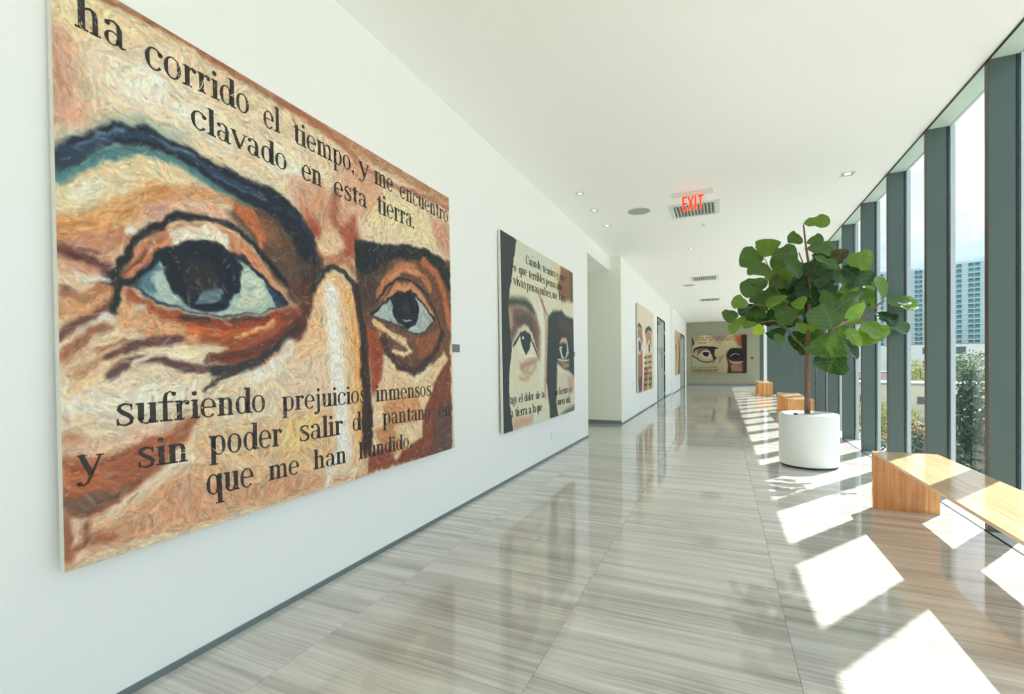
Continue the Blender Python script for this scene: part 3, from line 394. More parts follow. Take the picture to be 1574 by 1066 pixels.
TXT2=[(0.072, [('Cuando',(0.799, 0.26),(1.41, 0.245)),('te',(1.478, 0.256),(1.644, 0.25)),('miro',(1.674, 0.258),(2.058, 0.247)),('y',(2.116, 0.243),(2.202, 0.24)),('me',(2.254, 0.248),(2.61, 0.229))]),(0.073, [('eo',(0.298, 0.442),(0.469, 0.432)),('que',(0.551, 0.439),(0.832, 0.428)),('terribles',(0.896, 0.438),(1.546, 0.427)),('penas',(1.587, 0.432),(2.056, 0.42)),('aho',(2.107, 0.419),(2.388, 0.413))]),(0.075, [('vivas',(0.369, 0.61),(0.79, 0.608)),('penas',(0.824, 0.612),(1.281, 0.607)),('sufres,',(1.319, 0.609),(1.851, 0.599)),('me',(1.89, 0.595),(2.132, 0.589)),('las',(2.201, 0.585),(2.591, 0.569))]),(0.07, [('ngo',(0.206, 2.138),(0.426, 2.138)),('el',(0.478, 2.14),(0.61, 2.139)),('dolor',(0.665, 2.139),(1.011, 2.136)),('de',(1.096, 2.139),(1.269, 2.139)),('a',(1.32, 2.136),(1.461, 2.136)),('un',(1.92, 2.141),(2.087, 2.14)),('locura',(2.144, 2.14),(2.658, 2.135)),('y',(2.708, 2.135),(2.869, 2.135))]),(0.073, [('a',(0.218, 2.305),(0.289, 2.307)),('tierra',(0.351, 2.309),(0.766, 2.316)),('a',(0.81, 2.318),(0.914, 2.32)),('la',(0.955, 2.32),(1.098, 2.321)),('que',(1.117, 2.321),(1.337, 2.319)),('nueva',(2.048, 2.307),(2.441, 2.312)),('vida',(2.489, 2.311),(2.756, 2.312))])]
ART3=[('P',(228,214,186),0,0.1,1,[(-0.549,0.004),(3.478,-0.13),(3.341,2.683),(-0.653,2.619)]),
('P',(70,54,48),0,0.05,1,[(-0.648,0.049),(-0.025,0.063),(-0.047,0.597),(-0.277,0.665),(-0.671,0.643)]),
('P',(54,60,54),0,0.04,1,[(-0.28,0.733),(-0.121,0.62),(0.255,0.558),(0.646,0.601),(0.873,0.749),(0.585,0.677),(0.251,0.646),(-0.073,0.719),(-0.232,0.814)]),
('P',(176,120,96),0,0.05,1,[(-0.18,0.811),(0.25,0.663),(0.698,0.724),(0.923,0.985),(0.794,1.227),(0.239,0.927),(-0.141,1.116)]),
('P',(214,208,196),0,0.03,1,[(-0.038,1.147),(0.348,0.957),(0.74,1.12),(0.671,1.375),(0.272,1.452),(0.007,1.335)]),
('P',(70,66,80),0,0.03,1,[(0.101,1.142),(0.345,1.028),(0.589,1.125),(0.535,1.323),(0.275,1.382),(0.116,1.281)]),
('P',(168,112,84),0,0.06,1,[(-0.051,1.457),(0.328,1.452),(0.791,1.3),(0.887,1.81),(0.746,2.353),(0.118,2.533),(-0.072,1.972)]),
('P',(96,72,72),0,0.05,1,[(0.027,2.147),(0.757,2.081),(0.679,2.531),(0.118,2.551)]),
('P',(234,224,200),0,0.05,1,[(0.935,0.709),(1.298,0.799),(1.397,1.437),(1.221,2.562),(0.738,2.534),(0.903,1.444)]),
('P',(56,58,50),0,0.04,1,[(1.361,0.796),(1.562,0.613),(2.241,0.5),(2.821,0.552),(2.934,0.732),(2.521,0.632),(1.957,0.666),(1.488,0.808)]),
('P',(186,136,100),0,0.04,1,[(1.487,0.846),(2.096,0.638),(2.811,0.759),(2.911,1.209),(2.221,0.948),(1.734,1.162)]),
('P',(226,222,210),0,0.03,1,[(1.937,1.116),(2.249,0.947),(2.573,1.096),(2.561,1.339),(2.2,1.406),(1.996,1.311)]),
('P',(66,60,78),0,0.03,1,[(2.1,1.151),(2.274,1.026),(2.469,1.139),(2.431,1.322),(2.257,1.385),(2.121,1.288)]),
('P',(206,170,120),0,0.06,1,[(1.397,1.437),(2.934,1.374),(2.873,2.656),(0.854,2.577),(1.122,1.998)]),
('P',(160,100,80),0,0.05,0.8,[(1.187,1.906),(2.042,1.821),(1.737,2.552),(0.977,2.511)]),
('P',(150,130,90),0,0.05,0.8,[(2.168,2.1),(2.9,2.078),(2.873,2.656),(2.284,2.642)])]
TXT3=[(0.065, [('amor',(1.116, 1.571),(1.809, 1.551)),('vida',(1.972, 1.546),(2.836, 1.516))]),(0.065, [('amor',(1.108, 1.738),(1.801, 1.726)),('vida',(1.964, 1.722),(2.827, 1.701))]),(0.066, [('amor',(1.101, 1.905),(1.793, 1.9)),('vida',(1.956, 1.899),(2.818, 1.886))]),(0.065, [('amor',(1.094, 2.072),(1.786, 2.074)),('vida',(1.948, 2.075),(2.809, 2.072))]),(0.065, [('amor',(1.087, 2.238),(1.778, 2.249)),('vida',(1.94, 2.25),(2.801, 2.257))]),(0.065, [('amor',(1.079, 2.405),(1.77, 2.423)),('vida',(1.932, 2.426),(2.792, 2.442))])]
ART4=[('P',(200,160,110),0,0.1,1,[(-0.995,0.21),(2.914,-0.011),(2.728,2.515),(-1.135,2.386)]),
('P',(190,190,180),0,0.1,1,[(-1.591,0.243),(-0.367,0.174),(-0.514,2.407),(-1.726,2.366)]),
('P',(70,50,40),0,0.08,1,[(0.083,0.778),(0.944,0.781),(1.275,1.211),(2.294,0.219),(2.622,1.192),(2.34,2.306),(1.199,2.308),(0.542,1.526)]),
('P',(224,190,130),0,0.08,0.9,[(0.588,0.853),(1.692,0.567),(2.045,0.974),(1.568,2.318),(0.839,2.298)])]
TXT4=[]
ART5=[('P',(196,180,138),0,0.15,1,[(-0.152,-0.199),(3.446,-0.074),(3.435,2.532),(-0.167,2.538)]),
('P',(186,186,152),0,0.12,0.8,[(0.001,1.387),(0.903,1.683),(0.952,2.422),(-0.004,2.422)]),
('P',(206,176,150),0,0.1,0.5,[(0.911,0.037),(2.453,0.03),(2.198,0.58),(0.646,0.399)]),
('P',(150,84,40),0,0.15,1,[(2.478,0.003),(3.2,0.027),(3.196,0.935),(2.701,0.676),(2.502,0.31)]),
('P',(60,28,22),0,0.1,1,[(2.903,0.017),(3.225,0.0),(3.214,2.477),(3.017,2.477),(2.901,0.597)]),
('P',(34,36,30),0,0.04,1,[(0.009,0.065),(0.101,0.326),(0.14,0.528),(0.032,0.669),(0.005,0.669)]),
('P',(116,86,70),0,0.08,1,[(0.057,1.101),(0.538,0.824),(1.273,0.839),(1.323,1.292),(1.115,1.176),(0.959,0.946),(0.643,0.968),(0.323,1.277),(0.055,1.33)]),
('P',(206,176,158),0,0.05,0.9,[(0.056,1.158),(0.351,0.991),(0.296,1.334),(0.082,1.331)]),
('P',(30,26,20),0,0.03,1,[(0.044,1.014),(0.112,0.843),(0.433,0.707),(0.908,0.704),(1.325,0.741),(1.571,0.817),(1.532,0.873),(1.325,0.897),(1.168,0.95),(0.96,0.833),(0.512,0.823),(0.192,0.931),(0.07,1.072)]),
('P',(44,36,44),0,0.05,1,[(0.96,0.889),(1.351,0.897),(1.323,1.292),(1.477,1.464),(1.321,1.631),(1.242,1.8),(1.27,1.517),(1.115,1.119)]),
('P',(206,196,180),0,0.04,1,[(0.51,1.223),(0.617,1.025),(0.802,0.971),(1.038,1.004),(1.167,1.29),(1.166,1.516),(0.956,1.542),(0.641,1.453)]),
('P',(20,16,20),0,0.03,1,[(0.629,1.111),(0.748,1.07),(1.011,1.089),(1.01,1.259),(0.878,1.371),(0.721,1.311),(0.642,1.196)]),
('L',(90,60,46),0.07,0.04,1,[(0.029,1.33),(0.269,1.448),(0.507,1.651),(0.903,1.74),(1.165,1.686)]),
('P',(210,176,116),0,0.05,0.9,[(0.428,1.507),(1.113,1.516),(1.008,1.684),(0.64,1.652)]),
('L',(120,96,66),0.05,0.04,0.8,[(1.658,1.382),(1.631,1.747),(1.838,1.3)]),
('P',(60,30,26),0,0.06,1,[(2.017,1.303),(2.094,1.052),(2.323,0.861),(2.949,0.875),(3.096,1.319),(3.091,2.477),(2.088,2.478),(2.141,1.863)]),
('P',(22,30,26),0,0.05,1,[(2.144,1.305),(2.196,0.943),(2.449,0.836),(2.825,0.9),(3.023,1.014),(2.948,1.261),(2.699,1.23),(2.448,1.198),(2.194,1.473)]),
('P',(28,30,60),0,0.06,0.8,[(2.774,1.148),(3.097,1.098),(3.07,1.539),(2.797,1.481)]),
('L',(190,186,170),0.04,0.02,1,[(2.27,1.362),(2.397,1.239),(2.573,1.2),(2.773,1.259)]),
('P',(10,12,10),0,0.03,1,[(2.371,1.392),(2.473,1.282),(2.748,1.314),(2.773,1.425),(2.597,1.533),(2.446,1.504)]),
('P',(190,160,130),0,0.05,1,[(2.168,1.556),(2.345,1.67),(2.746,1.702),(2.896,1.675),(3.045,1.704),(2.82,1.868),(2.445,1.893),(2.218,1.752)]),
('P',(180,140,100),0,0.08,0.9,[(2.243,1.892),(2.945,1.897),(2.943,2.339),(2.342,2.366)]),
('P',(170,90,70),0,0.05,0.8,[(2.77,1.896),(2.994,1.897),(2.944,2.118),(2.77,2.09)]),
('P',(170,140,90),0,0.08,0.7,[(-0.003,2.163),(1.551,2.169),(1.55,2.479),(-0.005,2.48)])]
TXT5=[(0.091, [('mirar',(0.329, 0.167),(0.727, 0.179)),('amor',(0.806, 0.181),(1.12, 0.191)),('despiertas',(1.224, 0.182),(2.073, 0.202)),('para',(2.175, 0.189),(2.478, 0.192))]),(0.099, [('la',(0.168, 0.314),(0.302, 0.318)),('soledad',(0.355, 0.322),(0.884, 0.337)),('que',(1.015, 0.335),(1.275, 0.342)),('nace',(1.353, 0.339),(1.586, 0.345)),('en',(1.637, 0.341),(1.894, 0.348)),('silencio',(1.996, 0.345),(2.401, 0.351))]),(0.086, [('vacio',(0.327, 0.519),(0.909, 0.528))]),(0.086, [('tu',(0.078, 2.121),(0.239, 2.121)),('me',(0.319, 2.122),(0.558, 2.122)),('has',(0.637, 2.123),(0.875, 2.115)),('mirado',(0.953, 2.11),(1.474, 2.106))]),(0.1, [('cuando',(0.05, 2.313),(0.584, 2.308)),('a',(0.636, 2.308),(0.742, 2.308)),('tientas',(0.795, 2.308),(1.188, 2.303)),('me',(1.266, 2.295),(1.525, 2.287))])]
FR={1: ((-2.452, 0.985, 3.135), (0.0, 1.0, 0.0), (0.01504, 0.0, -0.99989), 3.015, 2.46), 2: ((-2.447, 5.17, 3.125), (0.0, 1.0, 0.0), (0.00887, 0.0, -0.99996), 3.03, 2.48), 3: ((-2.165, 13.6, 3.18), (0.0, 1.0, 0.0), (0.0, 0.0, -1.0), 3.4, 2.56), 4: ((-2.075, 24.3, 3.1), (0.0, 1.0, 0.0), (0.0, 0.0, -1.0), 2.9, 2.25), 5: ((-1.77, 32.93, 3.2), (1.0, 0.0, 0.0), (0.0, 0.0, -1.0), 3.21, 2.43)}
LEAVES=[([1.02,7.633,3.411],[1.324,7.586,3.386],0.155,2),([1.065,7.737,3.16],[0.87,7.696,3.255],0.179,1),([1.051,7.523,3.103],[1.244,7.511,3.149],0.143,1),([1.111,8.077,3.147],[1.502,8.113,3.094],0.202,1),([0.606,7.977,3.024],[0.282,7.944,3.089],0.298,1),([0.578,7.829,3.007],[0.635,7.802,3.261],0.333,2),([0.625,7.592,2.992],[0.93,7.545,2.996],0.238,1),([0.667,7.619,2.735],[0.382,7.671,2.862],0.286,1),([1.046,8.019,3.093],[0.723,8.056,2.892],0.286,1),([0.801,8.0,2.538],[0.799,7.964,2.849],0.405,2),([1.133,7.951,2.78],[0.897,7.967,2.441],0.429,0),([1.181,8.226,2.91],[1.018,8.268,2.913],0.179,0),([0.67,8.052,2.72],[0.299,8.002,2.574],0.262,1),([0.764,7.874,2.514],[0.494,7.894,2.371],0.286,1),([0.377,7.809,2.31],[0.159,7.77,2.406],0.202,2),([0.237,7.788,2.219],[0.043,7.739,2.157],0.262,1),([0.372,8.087,2.211],[0.118,8.131,1.993],0.155,2),([0.49,8.106,2.375],[0.264,8.082,2.236],0.179,0),([0.522,8.341,2.41],[0.494,8.349,2.085],0.31,0),([0.556,8.324,2.08],[0.871,8.365,2.221],0.322,0),([0.715,7.81,2.301],[0.91,7.8,2.074],0.286,1),([0.491,7.869,2.06],[0.3,7.861,2.038],0.131,2),([0.482,7.585,2.048],[0.48,7.561,1.889],0.155,3),([0.879,8.278,2.014],[0.716,8.223,1.847],0.286,0),([0.67,7.51,1.889],[0.767,7.525,1.76],0.131,1),([1.137,7.932,2.374],[1.145,7.936,2.046],0.191,0),([1.123,7.786,2.008],[0.994,7.767,1.948],0.179,2),([1.329,8.398,1.935],[1.009,8.362,1.745],0.345,0),([1.147,8.018,1.673],[1.036,7.983,1.627],0.119,0),([0.913,7.891,2.383],[0.687,7.864,2.28],0.143,2),([0.877,7.711,2.428],[0.61,7.741,2.318],0.131,2),([1.087,7.688,2.411],[0.962,7.695,2.247],0.202,2),([1.231,8.338,3.103],[1.454,8.29,3.003],0.155,0),([1.125,7.52,2.935],[1.393,7.488,2.737],0.107,1),([1.169,7.977,2.912],[1.494,7.991,2.681],0.298,1),([1.428,7.634,2.778],[1.476,7.614,2.989],0.262,4),([1.501,7.595,2.851],[1.799,7.59,2.813],0.25,2),([1.5,7.778,2.816],[1.791,7.802,2.52],0.322,0),([1.768,8.062,2.652],[1.893,8.117,2.596],0.167,2),([1.602,7.958,2.567],[1.413,8.013,2.784],0.226,1),([1.161,7.762,2.79],[1.341,7.737,2.598],0.262,0),([1.606,8.378,2.494],[1.274,8.411,2.482],0.202,0),([1.455,7.747,2.439],[1.703,7.8,2.5],0.179,2),([1.901,7.964,2.159],[1.756,7.939,2.525],0.214,1),([1.696,7.604,2.481],[1.835,7.598,2.435],0.048,2),([2.01,7.876,2.312],[1.96,7.932,2.624],0.131,2),([1.355,7.45,1.897],[1.251,7.391,2.225],0.488,1),([1.349,7.5,1.883],[1.261,7.46,1.57],0.464,1),([1.438,7.55,1.656],[1.309,7.534,1.368],0.393,0),([1.731,7.669,2.088],[1.475,7.62,2.315],0.441,2),([1.61,8.118,2.021],[1.8,8.109,2.077],0.131,2),([1.704,7.615,2.015],[1.867,7.562,1.766],0.357,2),([1.633,7.516,1.968],[1.859,7.476,1.821],0.119,2),([1.585,7.92,1.962],[1.74,7.878,1.72],0.262,2),([1.482,7.777,1.831],[1.688,7.775,1.55],0.095,0),([1.924,8.0,2.152],[2.256,7.954,1.886],0.155,1),([1.928,7.955,2.157],[2.162,7.944,2.02],0.119,0),([2.007,7.896,2.297],[2.348,7.865,2.221],0.155,2),([1.992,7.807,2.305],[2.26,7.798,2.287],0.119,1),([1.262,7.642,2.01],[1.116,7.688,1.974],0.191,2),([1.355,8.29,2.703],[1.172,8.29,2.571],0.286,0),([1.216,7.771,2.541],[1.401,7.741,2.415],0.238,0),([1.236,7.908,2.281],[1.073,7.873,2.566],0.286,0),([1.002,7.63,2.627],[0.89,7.675,2.918],0.238,1),([1.283,7.842,2.912],[1.102,7.788,2.736],0.238,0),([1.384,8.083,2.498],[1.62,8.091,2.279],0.262,1),([0.941,8.124,2.613],[0.726,8.112,2.48],0.238,1),([1.098,8.066,2.211],[0.91,8.084,2.222],0.238,1),([1.008,7.994,2.446],[1.133,8.023,2.205],0.214,2),([1.274,7.801,2.103],[1.477,7.752,1.982],0.262,1),([0.993,7.887,2.011],[0.793,7.932,2.118],0.214,0),([0.635,8.065,2.235],[0.464,8.116,2.498],0.262,1),([0.356,7.699,2.452],[0.484,7.718,2.588],0.191,1),([1.678,8.0,2.266],[1.832,8.017,2.349],0.238,1),([1.499,8.28,2.306],[1.353,8.283,2.508],0.238,0),([1.313,7.906,1.815],[1.158,7.928,1.774],0.238,1),([0.836,7.924,2.687],[1.006,7.975,2.586],0.262,0),([1.022,8.102,2.748],[1.22,8.051,2.676],0.262,1),([0.552,8.111,2.343],[0.376,8.167,2.258],0.214,1),([0.625,7.914,2.606],[0.788,7.86,2.68],0.262,1),([1.264,8.334,3.06],[1.405,8.29,2.911],0.238,0),([1.143,8.38,2.784],[1.29,8.4,2.972],0.238,0),([1.228,7.519,2.24],[1.354,7.479,2.358],0.286,1),([1.028,8.163,2.243],[1.196,8.171,2.312],0.262,0),([0.797,7.965,2.265],[0.953,8.017,2.386],0.262,1),([1.527,7.622,2.408],[1.658,7.562,2.288],0.262,1),([1.14,8.08,1.876],[1.309,8.021,1.961],0.262,1),([0.933,8.05,2.891],[1.092,8.004,2.754],0.238,1),([1.41,8.006,2.189],[1.61,8.04,2.228],0.31,1),([0.415,8.051,2.195],[0.591,8.057,2.256],0.238,1),([0.763,8.051,2.421],[0.598,8.015,2.525],0.262,1),([1.021,7.916,2.012],[0.913,7.896,2.11],0.214,1),([1.69,8.06,1.949],[1.542,8.092,1.863],0.262,1),([1.316,8.056,2.434],[1.18,8.06,2.348],0.262,0)]
BRANCH=[[[1.119,7.9,0.703,0.021],[1.12,7.9,1.073,0.02],[1.121,7.9,1.447,0.019],[1.131,7.9,1.82,0.018],[1.14,7.9,2.193,0.016],[1.157,7.9,2.564,0.014],[1.142,7.9,2.891,0.012],[1.111,7.9,3.127,0.01],[1.08,7.9,3.456,0.007]],[[0.986,7.9,1.796,0.009],[0.902,7.88,1.92,0.009],[0.809,7.85,2.035,0.008],[0.699,7.82,2.094,0.007],[0.487,7.8,2.064,0.005]],[[1.13,7.9,1.633,0.01],[1.05,7.9,1.729,0.01],[0.986,7.9,1.796,0.009]],[[1.139,7.9,1.988,0.012],[1.033,7.88,2.075,0.01],[0.942,7.86,2.218,0.008],[0.844,7.86,2.336,0.007],[0.744,7.84,2.52,0.006],[0.675,7.9,2.791,0.005],[0.591,7.9,3.01,0.004]],[[1.13,7.9,1.727,0.012],[1.273,7.8,1.83,0.01],[1.384,7.65,1.908,0.009],[1.537,7.75,2.015,0.009],[1.716,7.9,2.037,0.008],[1.805,7.9,2.113,0.008],[1.915,7.9,2.223,0.007],[2.016,7.9,2.315,0.005]],[[1.14,7.9,2.286,0.01],[1.299,7.95,2.505,0.008],[1.446,7.98,2.72,0.007],[1.512,8.0,2.847,0.005]],[[1.149,7.9,2.658,0.008],[1.029,7.95,3.071,0.005]],[[0.942,7.86,2.218,0.006],[0.698,7.8,2.301,0.005],[0.445,7.78,2.332,0.005],[0.255,7.78,2.208,0.004]]]
MARB=[]
# ---------------------------------------------------------------- setting: floor
XJ=[-2.49,-2.01,-.84,.33,2.095]
floor=struct('floor',(-2.66,2.36,-8,33.3,-.3,-.012),M['grout'])
tag(floor,'polished floor of grey veined stone tiles')
rnd=random.Random(7)
TL=.585
def tile_mesh(w,l):
    bm=BM(); g=.0008; c=.0012
    a=[(-w/2+g,-l/2+g),(w/2-g,-l/2+g),(w/2-g,l/2-g),(-w/2+g,l/2-g)]
    lo=[bm.verts.new((x,y,-.012)) for x,y in a]; mi=[bm.verts.new((x,y,-c)) for x,y in a]
    hi=[bm.verts.new((x-math.copysign(c,x),y-math.copysign(c,y),0)) for x,y in a]
    for p_,q_ in ((lo,mi),(mi,hi)):
        for k in range(4): bm.faces.new((p_[k],p_[(k+1)%4],q_[(k+1)%4],q_[k]))
    bm.faces.new(hi); me=bpy.data.meshes.new('tile'); bmesh.ops.recalc_face_normals(bm,faces=bm.faces[:]); bm.to_mesh(me); bm.free(); me.materials.append(M['stone']); return me
field=BM()
for i in range(4):
    w=XJ[i+1]-XJ[i]; ln=TL if i<2 else TL*2
    me=tile_mesh(w,ln); off=[.27,0.0,.35,.1][i]
    k=0; y=-8+off-ln
    while y<33.0:
        y1=min(y+ln,33.0)
        y0=max(y,-8)
        if y0>.4 and y<11 and y1-y>ln-.01:
            o=bpy.data.objects.new('tile',me); COL.objects.link(o); o.parent=floor; o.location=((XJ[i]+XJ[i+1])/2,(y+y1)/2,0)
        else:
            g=.0008
            if y1-y0>.02: box(field,XJ[i]+g,XJ[i+1]-g,y0+g,y1-g,-.012,0)
        y+=ln
# recess floor
for yy in (9.4,9.985,10.57,11.15): 
    for xx in (-6.0,-4.83,-3.66): box(field,xx+.001,xx+1.169,yy+.001,min(yy+.584,11.5),-.012,0)
fo=new_obj('tile_field',field,M['stone'],floor); fo['kind']='stuff'
# ---------------------------------------------------------------- walls and ceiling
ZC=4.08
ceil=struct('ceiling',(-2.7,2.11,-8,33.3,ZC,ZC+.3),M['ceil'])
struct('wall_left',(-2.66,-2.49,-8,9.37,-.012,ZC),M['wall'])
wf=struct('wall_left_far',(-2.4,-2.22,11.65,18.4,-.012,ZC),M['wall'])
struct('wall_left_corner',(-2.4,-2.22,20.9,23.35,-.012,ZC),M['wall'])
struct('wall_left_head',(-2.4,-2.22,18.4,20.9,3.22,ZC),M['wall'])
struct('wall_left_end',(-2.4,-2.12,23.35,27.9,-.012,ZC),M['wall'])
struct('wall_left_end_head',(-2.4,-2.12,27.9,30.9,3.1,ZC),M['wall'])
struct('wall_left_last',(-2.4,-2.12,30.9,33,-.012,ZC),M['wall'])
struct('wall_recess_side',(-6,-2.222,11.48,11.65,-.012,ZC),M['wall_dim'])
struct('wall_left_fascia',(-2.66,-2.49,9.37,11.48,3.74,ZC),M['wall'])
struct('wall_recess_near',(-6,-2.66,9.2,9.37,-.012,ZC),M['wall_dim'])
struct('wall_recess_back',(-6.15,-6,9.2,11.65,-.012,ZC),M['wall_dim'])
struct('floor_recess',(-6.1,-2.66,9.2,11.6,-.3,-.013),M['grout'])
struct('ceiling_recess',(-6,-2.66,9.37,11.48,3.74,3.9),M['ceil'])
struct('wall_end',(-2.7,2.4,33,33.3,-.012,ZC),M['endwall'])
struct('wall_back',(-2.7,2.4,-8.3,-8,-.012,ZC),M['wall'])
struct('baseboard_left',(-2.492,-2.482,-8,9.372,0,.035),M['base'])
struct('baseboard_left_far',(-2.222,-2.212,11.48,18.4,0,.035),M['base'])
struct('baseboard_left_corner',(-2.222,-2.212,20.9,23.35,0,.035),M['base'])
struct('baseboard_left_end',(-2.122,-2.112,23.35,27.9,0,.035),M['base'])
struct('baseboard_recess',(-6,-2.222,11.468,11.481,0,.09),M['base'])
struct('baseboard_end',(-2.12,2.1,32.985,33.001,0,.09),M['base'])
# room behind the glass doors
for nm,xa,y0,y1 in (('glass_door_room',-2.4,18.2,21.1),('end_door_room',-2.4,27.7,31.1)):
    bm=BM(); box(bm,xa-1.6,xa-1.5,y0,y1,0,3.4); box(bm,xa-1.6,xa,y0-.1,y0,0,3.4); box(bm,xa-1.6,xa,y1,y1+.1,0,3.4); box(bm,xa-1.6,xa,y0,y1,3.3,3.4); box(bm,xa-1.6,xa,y0,y1,-.1,0)
    o=new_obj('wall_'+nm,bm,M['wall']); o['kind']='structure'
def glass_door(n,x,y0,y1,h,label):
    r=empty('door_%d'%n,(x,y0,0)); r['kind']='structure'; tag(r,label)
    f=.035; bm=BM()
    box(bm,-.06,.02,0,f,0,h); box(bm,-.06,.02,y1-y0-f,y1-y0,0,h); box(bm,-.06,.02,f,y1-y0-f,h-f,h)
    new_obj('door_frame',bm,M['dark'],r)
    mid=(y1-y0)/2
    for a,b in ((f+.01,mid-.01),(mid+.01,y1-y0-f-.01)):
        gp=boxo('glass_leaf',(-.03,-.015,a,b,.02,h-f-.01),M['doorglass'],r)
        for z in (.16,1.02,1.86,2.72):
            bm=BM(); yy=a if a<mid/2 else b-.14; box(bm,-.05,.03,yy+.02,yy+.14,z-.07,z+.07,bev=.008); lathe(bm,[(0,.0),(.02,.0),(.02,.02),(0,.02)],10,(.0,yy+.08,z+.075)); new_obj('hinge_plate',bm,M['steel'],gp)
        bm=BM(); yh=b-.12 if a<mid/2 else a+.12
        tube(bm,[(.05,yh,1.25,.016),(.05,yh,1.95,.016)],8); tube(bm,[(-.02,yh,1.35,.01),(.05,yh,1.35,.01)],6); tube(bm,[(-.02,yh,1.85,.01),(.05,yh,1.85,.01)],6); new_obj('pull_handle',bm,M['steel'],gp)
    bm=BM(); box(bm,-.02,.06,.1,.42,h-.3,h-.2,bev=.008); tube(bm,[(.05,.2,h-.22,.012),(.12,.5,h-.2,.012),(.05,.8,h-.14,.012)],6); box(bm,-.02,.05,.62,.9,h-.2,h-.1,bev=.006); new_obj('door_closer',bm,M['steel'],r)
    return r
glass_door(1,-2.22,18.4,20.9,3.22,'tall glass double door with steel fittings beyond the third painting')
glass_door(2,-2.12,27.9,30.9,3.1,'far glass door in left wall beside the end wall')
# ---------------------------------------------------------------- window wall
win=empty('window_1',(0,0,0)); win['kind']='structure'; tag(win,'window wall of green grey fins and full height glass')
PIT=1.345
finm=BM(); box(finm,2.112,2.285,-.03,.03,.0,ZC,bev=0)
fin0=new_obj('mullion_fin',finm,M['fin'],win)
bm=BM(); box(bm,2.106,2.112,-.03,.03,.0,ZC); fe0=new_obj('fin_edge',bm,M['finedge'],fin0)
bm=BM(); box(bm,2.285,2.302,-.034,.034,0,ZC); ga0=new_obj('gasket',bm,M['dark'],fin0)
bm=BM(); box(bm,2.318,2.36,-.03,.03,-.25,ZC+.12); fx0=new_obj('outer_cap',bm,M['sill'],fin0)
bm=BM(); box(bm,2.302,2.318,.0,PIT-.0,.0,ZC); gl0=new_obj('glass_pane',bm,M['glass'],win)
first=True
for k in range(-9,21):
    y=5.43+PIT*k
    if first: f=fin0; g=gl0; first=False
    else:
        f=fin0.copy(); COL.objects.link(f); g=gl0.copy(); COL.objects.link(g)
        for c in (fe0,ga0,fx0): d=c.copy(); COL.objects.link(d); d.parent=f
    f.location.y=y; g.location.y=y
y=5.43+PIT*21
boxo('sill',(2.112,2.3,-8,33,-.05,.004),M['sill'],win); boxo('outer_ledge',(2.318,2.40,-8,33,-.3,-.02),M['sill'],win)
boxo('floor_channel',(2.095,2.112,-8,33,-.05,.003),M['dark'],win)
boxo('head_soffit',(2.112,2.34,-8,33,ZC,ZC+.12),M['soffit'],win)
boxo('head_trim',(2.098,2.112,-8,33,ZC-.012,ZC),M['dark'],win)
struct('trim_1',(1.99,2.13,27.6,27.8,0,ZC),M['white'])
tag(bpy.data.objects['trim_1'],'slim white column at the far end of the window wall')
# ---------------------------------------------------------------- lettering engine (serif, stencil-like)
def ring(polys,cx,cy,rx,ry,t,tn,a0=0,a1=360,n=20,side=1):
    prev=None
    for i in range(n+1):
        a=math.radians(a0+(a1-a0)*i/n); w=tn+(t-tn)*abs(math.cos(a))**1.4
        o=(cx+rx*math.cos(a),cy+ry*math.sin(a)); r2x=max(rx-w,.01); r2y=max(ry-tn-(0),.01)
        q=(cx+r2x*math.cos(a),cy+r2y*math.sin(a))
        if prev: polys.append([prev[0],o,q,prev[1]])
        prev=(o,q)
def rc(polys,x0,x1,y0,y1): polys.append([(x0,y0),(x1,y0),(x1,y1),(x0,y1)])
def thick(polys,pts):
    prev=None
    for i,(x,y,w) in enumerate(pts):
        a=pts[max(i-1,0)]; b=pts[min(i+1,len(pts)-1)]; dx,dy=b[0]-a[0],b[1]-a[1]; L_=math.hypot(dx,dy) or 1; nx,ny=-dy/L_,dx/L_
        o=(x+nx*w/2,y+ny*w/2); q=(x-nx*w/2,y-ny*w/2)
        if prev: polys.append([prev[0],o,q,prev[1]])
        prev=(o,q)
def blob(polys,cx,cy,r): polys.append([(cx+r*math.cos(k*.7854),cy+r*math.sin(k*.7854)) for k in range(8)])
SW=.25; TH=.08
def stem(p_,x,y0,y1,top=True,bot=True,flag=True):
    rc(p_,x,x+SW,y0,y1)
    if bot: rc(p_,x-.11,x+SW+.11,y0,y0+TH)
    if top: p_.append([(x-.13,y1-.05),(x,y1-.1),(x+.02,y1),(x-.02,y1)]) 
